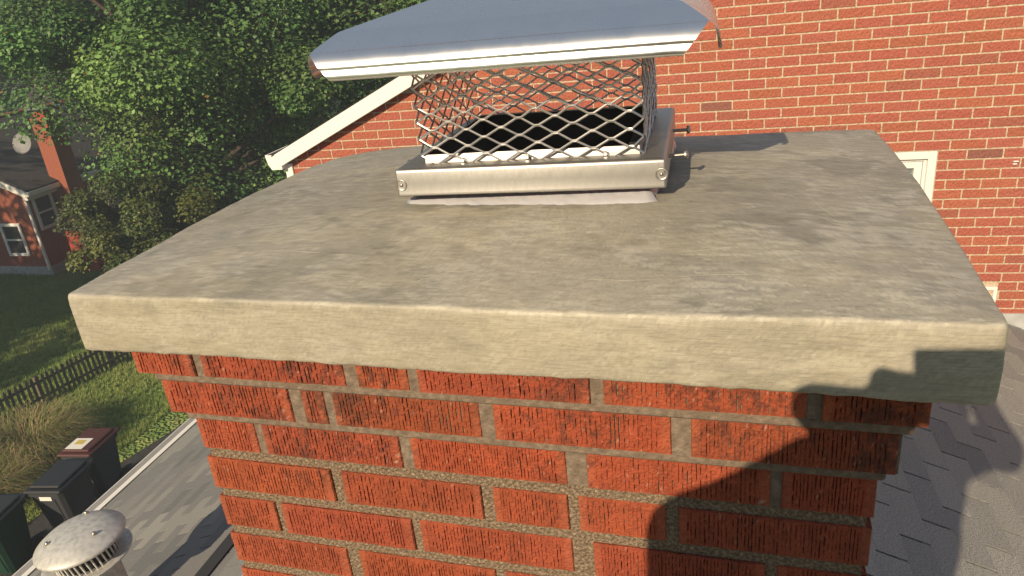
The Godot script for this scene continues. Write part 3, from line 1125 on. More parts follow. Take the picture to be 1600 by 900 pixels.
	part("rake_board", done(rb), mats["trim_white"], t, up)
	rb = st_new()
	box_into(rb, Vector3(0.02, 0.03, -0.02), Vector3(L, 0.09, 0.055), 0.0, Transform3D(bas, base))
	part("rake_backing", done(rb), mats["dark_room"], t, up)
	rb = st_new()
	box_into(rb, Vector3(-0.03, 0.124, -6.0), Vector3(L, 0.131, 0.076), 0.0, Transform3D(bas, base))
	part("roof", done(rb), mats["far_roof"], t, up)
	rb = st_new()
	var bas2 := Basis(Vector3(1, -0.4566, 0).normalized(), Vector3(0.4566, 1, 0).normalized(), Vector3(0, 0, 1))
	box_into(rb, Vector3(0.0, 0.150, -6.0), Vector3(5.0, 0.166, 0.092), 0.0, Transform3D(bas2, Vector3(1.54, rake_y(1.6) - 0.02, 0)))
	part("roof", done(rb), mats["far_roof"], t, up)
	# gutter along the eave, seen end on
	var gp := [Vector2(-3.335, -0.615), Vector2(-3.335, -0.735), Vector2(-3.43, -0.735), Vector2(-3.455, -0.690), Vector2(-3.467, -0.630), Vector2(-3.467, -0.612), Vector2(-3.451, -0.612)]
	var gs := st_new()
	for i in gp.size() - 1:
		var a: Vector2 = gp[i]
		var b: Vector2 = gp[i + 1]
		quad(gs, Vector3(a.x, a.y, 0.07), Vector3(a.x, a.y, -6.0), Vector3(b.x, b.y, -6.0), Vector3(b.x, b.y, 0.07))
	# end cap
	for i in range(1, gp.size() - 1):
		gs.add_vertex(Vector3(gp[0].x, gp[0].y, 0.07)); gs.add_vertex(Vector3(gp[i + 1].x, gp[i + 1].y, 0.07)); gs.add_vertex(Vector3(gp[i].x, gp[i].y, 0.07))
	part("gutter", done(gs), mats["trim_white"], t, up)
	part("corner_board", box(Vector3(-3.345, -3.2, -0.02), Vector3(-3.278, -0.70, 0.014), 0.004), mats["trim_white"], t, up)
	# painted hinge stubs left in the brickwork
	part("hook", box(Vector3(1.955, -0.905, 0.0), Vector3(1.985, -0.897, 0.014), 0.002), white, t, up)
	part("hook", box(Vector3(1.953, -0.922, 0.0), Vector3(1.978, -0.914, 0.014), 0.002), white, t, up)

func frame(parent: Node3D, called: String, m: Material, x0: float, x1: float, y0: float, y1: float, w: float, zf: float, zb: float, bevel: float) -> void:
	var st := st_new()
	box_into(st, Vector3(x0, y0, zb), Vector3(x0 + w, y1, zf), bevel)
	box_into(st, Vector3(x1 - w, y0, zb), Vector3(x1, y1, zf), bevel)
	box_into(st, Vector3(x0 + w, y0, zb), Vector3(x1 - w, y0 + w, zf - 0.0005), bevel)
	box_into(st, Vector3(x0 + w, y1 - w, zb), Vector3(x1 - w, y1, zf - 0.0005), bevel)
	part(called, done(st), m, parent)

# ------------------------------------------------------------------ the house we stand on
func roof_y(h: float) -> float:
	return RIDGE_Y - PITCH * absf(h - RIDGE_X)

func build_lower_house() -> void:
	var at := Vector3(WALL_AT.x, GROUND, WALL_AT.z)
	var t := thing("shingled_house", "low house with grey shingle roof under the chimney", "house", at, WALL_TURN)
	var up := Transform3D(Basis.IDENTITY, Vector3(0, -GROUND, 0))
	var here := t.transform * up
	var eave := -5.60
	var z_near := 8.0
	var z_far := -2.6
	var cosr := 1.0 / sqrt(1.0 + PITCH * PITCH)
	var slope := (RIDGE_X - eave) / cosr
	part("wall", box(Vector3(-5.25, GROUND, z_far + 0.3), Vector3(5.75, roof_y(-5.25) - 0.22, z_near - 0.3)), mats["far_brick"], t, up)
	# deck
	var st := st_new()
	for side in [-1.0, 1.0]:
		var zf: float = z_far if side < 0 else -0.2
		var dirv := Vector3(side, -PITCH, 0).normalized()
		var nrm := Vector3(side * PITCH, 1, 0).normalized()
		var bas := Basis(dirv, nrm, dirv.cross(nrm))
		var lo := Vector3(0.0, -0.12, -(-z_near) if side < 0 else zf)
		# local z of this basis points along -z for the right slope, +z for the left one
		var zs: float = bas.z.z
		var a: float = zf * zs
		var b: float = z_near * zs
		box_into(st, Vector3(0, -0.12, minf(a, b)), Vector3(slope, -0.012, maxf(a, b)), 0.0, Transform3D(bas, Vector3(RIDGE_X, RIDGE_Y, 0)))
	var deck := part("roof", done(st), mats["roof_felt"], t, up)
	# shingle tabs
	var tones := [Color(0.36, 0.355, 0.335), Color(0.31, 0.308, 0.295), Color(0.41, 0.40, 0.37), Color(0.265, 0.265, 0.26), Color(0.215, 0.217, 0.22), Color(0.45, 0.435, 0.40)]
	var expo := 0.122
	var tabw := 0.3
	var list := []
	for side in [-1.0, 1.0]:
		var dirv := Vector3(side, -PITCH, 0).normalized()
		var nrm := Vector3(side * PITCH, 1, 0).normalized()
		var rows := int(slope / expo)
		var z1: float = z_far if side < 0 else 0.02
		for n in rows:
			var off := (n % 2) * tabw * 0.5 + rng.randf_range(-0.006, 0.006)
			var z := z1 + off - (tabw if off > 0.05 else 0.0)
			while z < z_near:
				var d := (n + 0.5) * expo
				var c := Vector3(RIDGE_X, RIDGE_Y, z + tabw * 0.5) + dirv * d
				var px := to_photo(here * c)
				var seen: bool = px.z > 0 and px.x > -40 and px.x < 1640 and px.y < 940 and ((side < 0 and px.x < 330 + (px.y - 650) * 0.29 and px.y > 600) or (side > 0 and px.x > 1350 and px.y > 515))
				# tone streaks run down the slope; the grey blend changes from tab to tab
				var q := 0.5 + 0.75 * noise.get_noise_3d(c.z * 17.0, d * 2.2, side * 40.0) + rng.randf_range(-0.16, 0.16)
				var k: int
				if side < 0:
					k = clampi(int(q * 6.0), 0, 5)
					k = [4, 3, 3, 1, 0, 2][k]
				else:
					k = [0, 0, 1, 2, 2, 5][clampi(int((0.5 + 0.35 * noise.get_noise_2d(c.z * 9.0, d * 9.0) + rng.randf_range(-0.4, 0.4)) * 6.0), 0, 5)]
				if z + tabw > z1 + 0.02:
					list.append({"side": side, "d": d, "z0": maxf(z, z1), "z1": minf(z + tabw - 0.010, z_near), "k": k, "seen": seen, "far": px.z})
				z += tabw
	list.sort_custom(func(p, q): return p.far < q.far if p.seen == q.seen else p.seen)
	var shared := {}
	var rest := st_new()
	var single := 0
	for s in list:
		var dirv := Vector3(s.side, -PITCH, 0).normalized()
		var nrm := Vector3(s.side * PITCH, 1, 0).normalized()
		var bas := Basis(dirv, nrm, dirv.cross(nrm))
		bas = bas * Basis(Vector3(0, 0, 1), 0.042 + rng.randf_range(-0.004, 0.006))
		var w: float = s.z1 - s.z0
		if w < 0.02:
			continue
		var xf := Transform3D(bas, Vector3(RIDGE_X, RIDGE_Y, (s.z0 + s.z1) * 0.5) + dirv * (s.d - 0.012) - nrm * 0.0035)
		var sz := Vector3(expo + 0.026, 0.0055, w)
		if s.seen and single < 300:
			single += 1
			var key := "%d_%d" % [s.k, int(round(w * 200.0))]
			if not shared.has(key):
				shared[key] = tint_box(sz, 0.0, tones[s.k])
			part("shingle", shared[key], mats["shingle"], deck, xf)
		else:
			rest.set_color(tones[s.k])
			box_into(rest, -sz * 0.5, sz * 0.5, 0.0, xf)
	var more := part("shingles", done(rest), mats["shingle"], deck)
	more.set_meta("kind", "stuff")
	# ridge caps near the chimney
	for i in 40:
		var z := z_near - 0.2 - i * 0.14
		if z < 0.1:
			break
		if z < 4.9 and z > 3.85:
			continue
		var sr := st_new()
		sr.set_color(tones[rng.randi() % 3])
		for side in [-1.0, 1.0]:
			var dirv := Vector3(side, -PITCH, 0).normalized()
			var nrm := Vector3(side * PITCH, 1, 0).normalized()
			var bas := Basis(dirv, nrm, dirv.cross(nrm))
			box_into(sr, Vector3(-0.002, 0.010, -0.09), Vector3(0.13, 0.016, 0.09), 0.0, Transform3D(bas * Basis(Vector3(1, 0, 0), 0.03 * bas.z.z), Vector3(RIDGE_X, RIDGE_Y, z)))
		part("ridge_cap", done(sr), mats["shingle"], deck)
	# white gutter along the left eave
	var gs := st_new()
	var ey := roof_y(eave)
	var gp := [Vector2(eave + 0.075, ey + 0.042), Vector2(eave - 0.03, ey + 0.004), Vector2(eave - 0.034, ey - 0.012), Vector2(eave - 0.012, ey - 0.016), Vector2(eave - 0.012, ey - 0.10), Vector2(eave - 0.095, ey - 0.10), Vector2(eave - 0.115, ey - 0.04), Vector2(eave - 0.122, ey - 0.002), Vector2(eave - 0.108, ey + 0.002), Vector2(eave - 0.102, ey - 0.03), Vector2(eave - 0.085, ey - 0.092)]
	for i in gp.size() - 1:
		var a: Vector2 = gp[i]
		var b: Vector2 = gp[i + 1]
		quad(gs, Vector3(a.x, a.y, z_near), Vector3(a.x, a.y, z_far), Vector3(b.x, b.y, z_far), Vector3(b.x, b.y, z_near))
	part("gutter", done(gs), mats["trim_white"], t, up)
	# dark strip added in place of a soft shadow-like band on the left slope
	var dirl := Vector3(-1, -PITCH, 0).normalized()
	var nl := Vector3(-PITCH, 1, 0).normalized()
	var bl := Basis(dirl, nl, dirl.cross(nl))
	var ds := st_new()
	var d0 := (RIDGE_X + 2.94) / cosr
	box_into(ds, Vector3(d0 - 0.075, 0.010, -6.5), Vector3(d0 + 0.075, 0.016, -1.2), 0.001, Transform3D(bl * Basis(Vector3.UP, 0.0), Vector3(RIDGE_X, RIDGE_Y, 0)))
	var strip := part("dark_strip", done(ds), mats["black_strip"], t, up)
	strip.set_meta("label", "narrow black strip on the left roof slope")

func build_vent() -> void:
	# domed attic ventilator on the left slope
	var frame_xf := Transform3D(Basis(Vector3.UP, WALL_TURN), Vector3(WALL_AT.x, 0, WALL_AT.z))
	var top := Vector3(-2.965, -2.262, -1.826)          # centre of the dome's rim
	var base := Vector3(top.x, roof_at(top), top.z)
	var t := thing("roof_ventilator", "round galvanised roof ventilator with domed lid above the white gutter", "roof vent", base, 0.4)
	var g: Material = mats["galvanised"]
	var tilt := Transform3D(Basis(Vector3(0, 0, 1), 0.05).scaled(Vector3(0.77, 1.0, 0.77)), Vector3(0, top.y - base.y - 0.285, 0))
	part("stack", lathe([Vector2(0.19, -0.55), Vector2(0.19, 0.13)], 40), g, t, tilt)
	part("skirt", lathe([Vector2(0.195, 0.120), Vector2(0.285, 0.125), Vector2(0.322, 0.143), Vector2(0.327, 0.151), Vector2(0.321, 0.156), Vector2(0.27, 0.143), Vector2(0.2, 0.146)], 56), g, t, tilt)
	for k in 36:
		var a := TAU * k / 36.0
		var b := TAU * (k + 0.8) / 36.0
		var st := st_new()
		tube_into(st, [Vector3(cos(a) * 0.222, 0.140, sin(a) * 0.222), Vector3(cos(b) * 0.232, 0.285, sin(b) * 0.232)], [0.007, 0.007], 5)
		part("louvre_bar", done(st), g, t, tilt)
	part("throat", lathe([Vector2(0.185, 0.13), Vector2(0.185, 0.29)], 32), mats["dark_room"], t, tilt)
	part("dome", lathe([Vector2(0.23, 0.285), Vector2(0.300, 0.272), Vector2(0.322, 0.268), Vector2(0.327, 0.274), Vector2(0.324, 0.284), Vector2(0.318, 0.290), Vector2(0.300, 0.300), Vector2(0.26, 0.322), Vector2(0.20, 0.342), Vector2(0.13, 0.355), Vector2(0.06, 0.361), Vector2(0, 0.363)], 64), g, t, tilt)
	for k in 3:
		var a := 0.5 + TAU * k / 3.0
		part("bolt", lathe([Vector2(0.016, 0.0), Vector2(0.017, 0.008), Vector2(0.011, 0.016), Vector2(0.0, 0.018)], 12), mats["screw_metal"], t, tilt * Transform3D(Basis.IDENTITY, Vector3(cos(a) * 0.2, 0.342, sin(a) * 0.2)))

# ------------------------------------------------------------------ garden
func build_ground() -> void:
	var st := st_new()
	quad(st, Vector3(-300, GROUND, 200), Vector3(300, GROUND, 200), Vector3(300, GROUND, -400), Vector3(-300, GROUND, -400))
	structure("lawn", done(st), mats["lawn"])
	st = st_new()
	var pts := [Vector3(-9.6, 0, 12), Vector3(-4.8, 0, 12), Vector3(-5.6, 0, -16), Vector3(-8.3, 0, -16), Vector3(-8.6, 0, -9), Vector3(-8.9, 0, -7.6), Vector3(-9.3, 0, -6.0)]
	var mid := Vector3(-7.4, GROUND + 0.006, -3)
	for i in pts.size():
		var a: Vector3 = pts[i]
		var b: Vector3 = pts[(i + 1) % pts.size()]
		a.y = GROUND + 0.006
		b.y = GROUND + 0.006
		st.add_vertex(mid); st.add_vertex(a); st.add_vertex(b)
	structure("driveway", done(st), mats["asphalt"])
	# short turf: tufts near enough to show
	var blade := SurfaceTool.new()
	blade.begin(Mesh.PRIMITIVE_TRIANGLES)
	blade.set_smooth_group(-1)
	for k in 7:
		var a := TAU * k / 7.0 + 0.3
		var d := Vector3(cos(a), 0, sin(a))
		var s := Vector3(-d.z, 0, d.x) * 0.006
		var p0 := d * 0.012
		var p1 := d * (0.03 + 0.01 * (k % 3)) + Vector3(0, 0.05 + 0.012 * (k % 4), 0)
		blade.add_vertex(p0 - s); blade.add_vertex(p1); blade.add_vertex(p0 + s)
	blade.generate_normals()
	var mm := MultiMesh.new()
	mm.transform_format = MultiMesh.TRANSFORM_3D
	mm.use_colors = true
	mm.mesh = blade.commit()
	var xs := []
	for i in 60000:
		var x := rng.randf_range(-22.0, -8.4)
		var z := rng.randf_range(-19.0, -4.5)
		if x > -9.3 and z > -16:
			continue
		xs.append(Vector3(x, GROUND, z))
	mm.instance_count = xs.size()
	for i in xs.size():
		var s := rng.randf_range(0.7, 1.5)
		mm.set_instance_transform(i, Transform3D(Basis(Vector3.UP, rng.randf() * TAU).scaled(Vector3(s, s, s)), xs[i]))
		var n := 0.5 + 0.5 * noise.get_noise_2d(xs[i].x * 4.0, xs[i].z * 4.0) + rng.randf_range(-0.2, 0.2)
		mm.set_instance_color(i, Color(0.16, 0.255, 0.05).lerp(Color(0.33, 0.36, 0.11), clampf(n, 0, 1)))
	var turf := MultiMeshInstance3D.new()
	turf.name = "turf"
	turf.multimesh = mm
	turf.material_override = mats["blade"]
	turf.set_meta("kind", "stuff")
	turf.set_meta("label", "short green turf of the back lawn")
	turf.set_meta("category", "grass")
	add_child(turf)

func build_fence() -> void:
	var a := Vector3(-12.42, GROUND, -7.0)
	var b := Vector3(-11.66, GROUND, -11.5)
	var t := thing("picket_fence", "low dark picket fence crossing the lawn behind the bins", "fence", a)
	var n := 44
	var d := (b - a)
	var L := d.length()
	var dir := d.normalized()
	var turn := Basis(dir, Vector3.UP, dir.cross(Vector3.UP))
	var tones := [Color(0.10, 0.085, 0.06), Color(0.13, 0.11, 0.08), Color(0.085, 0.075, 0.055)]
	var pk := []
	for k in 3:
		var st := st_new()
		st.set_color(tones[k])
		box_into(st, Vector3(-0.027, 0.03, -0.009), Vector3(0.027, 0.60, 0.009), 0.003)
		for s in [-1, 1]:
			st.add_vertex(Vector3(-0.027, 0.60, 0.009 * s)); st.add_vertex(Vector3(0, 0.645, 0.0)); st.add_vertex(Vector3(0.027, 0.60, 0.009 * s))
		pk.append(done(st))
	for i in n:
		var p := dir * (L * (i + 0.5) / n) + Vector3(0, rng.randf_range(-0.012, 0.012), 0) + turn.z * 0.018
		part("picket", pk[rng.randi() % 3], mats["fence_wood"], t, Transform3D(turn * Basis(Vector3(0, 0, 1), rng.randf_range(-0.02, 0.02)), p))
	for y in [0.14, 0.46]:
		var st := st_new()
		st.set_color(tones[0])
		box_into(st, Vector3(0, y, -0.022), Vector3(L, y + 0.055, 0.008), 0.003, Transform3D(turn, Vector3.ZERO))
		part("rail", done(st), mats["fence_wood"], t)
	for i in 4:
		var st := st_new()
		st.set_color(Color(0.13, 0.13, 0.13) if i == 2 else tones[1])
		box_into(st, Vector3(-0.04, -0.1, -0.10), Vector3(0.04, 0.58, -0.024), 0.005, Transform3D(turn, dir * (L * i / 3.0)))
		part("post", done(st), mats["fence_wood"], t)

func wheelie_bin(called: String, label: String, at: Vector3, turn: float, body: Material, lid: Material, sc: float, lid_tilt := 0.0) -> Node3D:
	var t := thing(called, label, "bin", at, turn, "bins by the driveway")
	var st := st_new()
	# tapered body with a thick rim; local +z is the front
	var rings := [[0.05, 0.205, 0.24], [0.30, 0.225, 0.275], [0.62, 0.245, 0.315], [0.92, 0.262, 0.352], [0.925, 0.288, 0.378], [0.985, 0.292, 0.382]]
	var c := 0.05
	for i in rings.size() - 1:
		var q := []
		for k in 2:
			var r: Array = rings[i + k]
			var x: float = r[1] * sc
			var z: float = r[2] * sc
			var y: float = r[0] * sc
			var cc := c * sc
			q.append([Vector3(x - cc, y, z), Vector3(x, y, z - cc), Vector3(x, y, -z + cc), Vector3(x - cc, y, -z), Vector3(-x + cc, y, -z), Vector3(-x, y, -z + cc), Vector3(-x, y, z - cc), Vector3(-x + cc, y, z)])
		for k in 8:
			var k2 := (k + 1) % 8
			quad(st, q[0][k], q[0][k2], q[1][k2], q[1][k])
	part("body", done(st), body, t)
	st = st_new()
	box_into(st, Vector3(-0.31, 0.0, -0.42) * sc, Vector3(0.31, 0.045, 0.40) * sc, 0.02 * sc)
	box_into(st, Vector3(-0.25, 0.045, -0.34) * sc, Vector3(0.25, 0.085, 0.32) * sc, 0.03 * sc)
	var ld := part("lid", done(st), lid, t, Transform3D(Basis(Vector3(1, 0, 0), lid_tilt), Vector3(0, 0.985 * sc, 0)))
	st = st_new()
	tube_into(st, [Vector3(-0.24, 0.95, -0.42) * sc, Vector3(-0.24, 0.97, -0.47) * sc, Vector3(0.24, 0.97, -0.47) * sc, Vector3(0.24, 0.95, -0.42) * sc], [0.016, 0.016, 0.016, 0.016], 8)
	part("handle", done(st), lid, t)
	for s in [-1, 1]:
		part("wheel", lathe([Vector2(0.03, -0.025), Vector2(0.12, -0.025), Vector2(0.13, -0.015), Vector2(0.13, 0.015), Vector2(0.12, 0.025), Vector2(0.03, 0.025)], 20), mats["rubber"], t, Transform3D(Basis(Vector3(0, 0, 1), PI * 0.5), Vector3(0.25 * s * sc, 0.13, -0.26 * sc)))
	# moulded ribs on the front
	for s in [-0.12, 0.12]:
		var rb := st_new()
		var p0 := Vector3(s, 0.10, 0.252) * sc
		var p1 := Vector3(s, 0.86, 0.346) * sc
		tube_into(rb, [p0, p1], [0.014, 0.014], 6)
		part("rib", done(rb), body, t)
	return t

func build_bins() -> void:
	var d := wheelie_bin("wheelie_bin", "grey wheeled bin with black lid and white sticker", Vector3(-8.36, GROUND + 0.006, -5.56), 0.17, mats["bin_dark"], mats["bin_lid_dark"], 0.92)
	part("sticker", box(Vector3(-0.095, 0.775, 0.318), Vector3(0.085, 0.84, 0.3315)), mats["paper"], d, Transform3D(Basis(Vector3(1, 0, 0), 0.0), Vector3(0, 0, 0.0)))
	wheelie_bin("wheelie_bin", "dark green wheeled bin at the left of the driveway", Vector3(-8.72, GROUND + 0.006, -4.78), 0.2, mats["bin_green"], mats["bin_lid_black"], 0.88)
	var b := wheelie_bin("wheelie_bin", "wheeled bin with maroon lid and pale notice, behind the grey bin", Vector3(-8.66, GROUND + 0.006, -6.38), 0.15, mats["bin_dark"], mats["bin_lid_brown"], 0.9)
	part("notice", box(Vector3(-0.19, 0.9645, -0.02), Vector3(0.09, 0.968, 0.25)), mats["paper"], b)
	part("notice_print", box(Vector3(-0.12, 0.9685, 0.03), Vector3(0.02, 0.970, 0.14)), mats["print_yellow"], b)

func grass_clump(at: Vector3, n: int, spread: float, tall: float, label: String) -> void:
	var t := thing("grass_clump", label, "ornamental grass", at, 0.0, "grass clumps by the fence")
	var st := SurfaceTool.new()
	st.begin(Mesh.PRIMITIVE_TRIANGLES)
	st.set_smooth_group(-1)
	for i in n:
		var a := rng.randf() * TAU
		var r := sqrt(rng.randf()) * spread * 0.55
		var base := Vector3(cos(a) * r, 0, sin(a) * r)
		var b := a + rng.randf_range(-0.9, 0.9)
		var d := Vector3(cos(b), 0, sin(b))
		var h := tall * rng.randf_range(0.55, 1.0)
		var reach := spread * rng.randf_range(0.25, 0.75)
		var s := Vector3(-d.z, 0, d.x) * rng.randf_range(0.005, 0.010)
		var c: Color = [Color(0.10, 0.14, 0.025), Color(0.16, 0.17, 0.045), Color(0.26, 0.20, 0.09), Color(0.34, 0.25, 0.13)][rng.randi() % 4]
		st.set_color(c)
		var prev := base
		for k in range(1, 5):
			var f := k / 4.0
			var p := base + d * reach * f * f + Vector3(0, h * (1.6 * f - 0.6 * f * f - 0.35 * f * f * f), 0)
			var w := 1.0 - f * 0.9
			var w0 := 1.0 - (k - 1) / 4.0 * 0.9
			st.add_vertex(prev - s * w0); st.add_vertex(p - s * w); st.add_vertex(p + s * w)
			st.add_vertex(prev - s * w0); st.add_vertex(p + s * w); st.add_vertex(prev + s * w0)
			prev = p
	part("blades", done(st), mats["blade"], t)

# ------------------------------------------------------------------ trees
func leaf_into(v: PackedVector3Array, nn: PackedVector3Array, cc: PackedColorArray, p: Vector3, dir: Vector3, nrm: Vector3, size: float, c: Color) -> void:
	var s := dir.cross(nrm).normalized() * size * 0.42
	var tip := p + dir * size
	var m := p + dir * size * 0.45
	var fold := nrm * size * 0.10
	var l := m - s + fold
	var r := m + s + fold
	var n1 := (l - p).cross(tip - p).normalized()
	var n2 := (tip - p).cross(r - p).normalized()
	if n1.dot(nrm) < 0:
		n1 = -n1
	if n2.dot(nrm) < 0:
		n2 = -n2
	v.append(p); v.append(l); v.append(tip)
	v.append(p); v.append(tip); v.append(r)
	for k in 3:
		nn.append(n1)
		cc.append(c)
	for k in 3:
		nn.append(n2)
		cc.append(c)

func tree(label: String, at: Vector3, height: float, crown_lo: float, rad: Vector3, clumps: int, leaves: int, leaf: float, base: Color, warm: Color, seed_: int, group := "trees behind the garden") -> void:
	var r := RandomNumberGenerator.new()
	r.seed = seed_
	var t := thing("broadleaf_tree", label, "tree", at, 0.0, group)
	var st := SurfaceTool.new()
	st.begin(Mesh.PRIMITIVE_TRIANGLES)
	st.set_smooth_group(0)
	var mid := Vector3(0, (height + crown_lo) * 0.5, 0)
	tube_into(st, [Vector3(0, -0.1, 0), Vector3(0.03, 0.4, 0), Vector3(0.05, height * 0.35, 0.05), Vector3(0.1, height * 0.7, -0.05), Vector3(0.1, height * 0.92, 0)], [height * 0.035, height * 0.026, height * 0.02, height * 0.011, height * 0.003], 9)
	var v := PackedVector3Array()
	var n := PackedVector3Array()
	var c := PackedColorArray()
	var per := int(float(leaves) / clumps)
	for k in clumps:
		# clumps sit on the outer shell more than inside
		var d := Vector3(r.randfn(), r.randfn(), r.randfn()).normalized()
		var f := pow(r.randf(), 0.38)
		var cen := mid + Vector3(d.x * rad.x, d.y * (height - crown_lo) * 0.5, d.z * rad.z) * f * 0.90
		var cr := rad.x * r.randf_range(0.10, 0.26)
		var start := Vector3(0.05, lerpf(crown_lo, cen.y, 0.45), 0)
		var kink := start.lerp(cen, 0.5) + Vector3(r.randfn(), r.randfn(), r.randfn()) * 0.15
		tube_into(st, [start, kink, cen], [height * 0.008, height * 0.005, height * 0.0015], 5, false)
		var tone := r.randf_range(0.65, 1.3)
		var mixed := base.lerp(warm, pow(r.randf(), 1.6) * 0.8)
		for i in per:
			var e := Vector3(r.randfn(), r.randfn(), r.randfn()).normalized()
			var rr := cr * (0.35 + 0.75 * pow(r.randf(), 0.6))
			var p := cen + Vector3(e.x, e.y * 0.72, e.z) * rr
			var nr := (e * 0.55 + Vector3(0, 0.75, 0) + Vector3(r.randfn(), r.randfn(), r.randfn()) * 0.38).normalized()
			var dr := Vector3(r.randfn(), r.randfn() - 0.35, r.randfn())
			dr = (dr - nr * dr.dot(nr)).normalized()
			var w := tone * r.randf_range(0.7, 1.3)
			var col := mixed.lerp(warm, r.randf() * 0.35)
			if r.randf() < 0.004:
				col = Color(0.30, 0.17, 0.03)
			leaf_into(v, n, c, p, dr, nr, leaf * r.randf_range(0.65, 1.3), Color(col.r * w, col.g * w, col.b * w))
	st.generate_normals()
	part("trunk", st.commit(), mats["bark"], t)
	var arr := []
	arr.resize(Mesh.ARRAY_MAX)
	arr[Mesh.ARRAY_VERTEX] = v
	arr[Mesh.ARRAY_NORMAL] = n
	arr[Mesh.ARRAY_COLOR] = c
	var me := ArrayMesh.new()
	me.add_surface_from_arrays(Mesh.PRIMITIVE_TRIANGLES, arr)
	part("crown", me, mats["leaf"], t)

func build_trees() -> void:
	var g1 := Color(0.054, 0.155, 0.042)
	var w1 := Color(0.180, 0.275, 0.062)
	var g2 := Color(0.050, 0.135, 0.044)
	var w2 := Color(0.125, 0.215, 0.062)
	tree("large leafy green tree left of the white rake board", Vector3(-12.6, GROUND, -15.4), 12.0, 1.4, Vector3(5.0, 0, 4.2), 150, 200000, 0.098, g1, w1, 5)
	tree("leafy green tree just left of the chimney cap", Vector3(-8.2, GROUND, -18.5), 12.5, 1.0, Vector3(4.6, 0, 4.0), 120, 130000, 0.098, g1, w1, 8)
	tree("low bushy yellowish tree in front of the red outbuilding", Vector3(-13.1, GROUND, -13.3), 3.6, 0.3, Vector3(2.3, 0, 1.9), 80, 50000, 0.08, Color(0.05, 0.085, 0.02), Color(0.13, 0.14, 0.03), 11)
	tree("dark tall tree at the top left corner behind the far house", Vector3(-34.0, GROUND, -27.0), 14.0, 1.0, Vector3(6.5, 0, 5.5), 110, 50000, 0.19, g2, w2, 21)
	tree("dark tree behind the far house chimney", Vector3(-29.0, GROUND, -33.0), 15.0, 1.0, Vector3(6.5, 0, 5.0), 110, 50000, 0.19, g2, w2, 22)
	tree("dark tree seen through gaps of the large leafy tree", Vector3(-21.0, GROUND, -34.0), 16.0, 1.0, Vector3(7.5, 0, 5.0), 120, 52000, 0.19, g2, w2, 23)
	tree("dark tree at the back behind the chimney cap", Vector3(-11.5, GROUND, -33.0), 16.0, 1.0, Vector3(7.5, 0, 5.0), 120, 52000, 0.19, g2, w2, 24)
	# two trees out of frame whose shade lies on the lawn
	tree("tree standing left of the lawn outside the picture", Vector3(-20.2, GROUND, 0.6), 9.2, 1.6, Vector3(4.3, 0, 4.0), 100, 24000, 0.2, g1, w1, 31, "shade trees beside the lawn")
	tree("second tree standing farther left of the lawn", Vector3(-24.0, GROUND, -2.5), 10.6, 1.6, Vector3(4.6, 0, 4.2), 100, 24000, 0.2, g1, w1, 32, "shade trees beside the lawn")

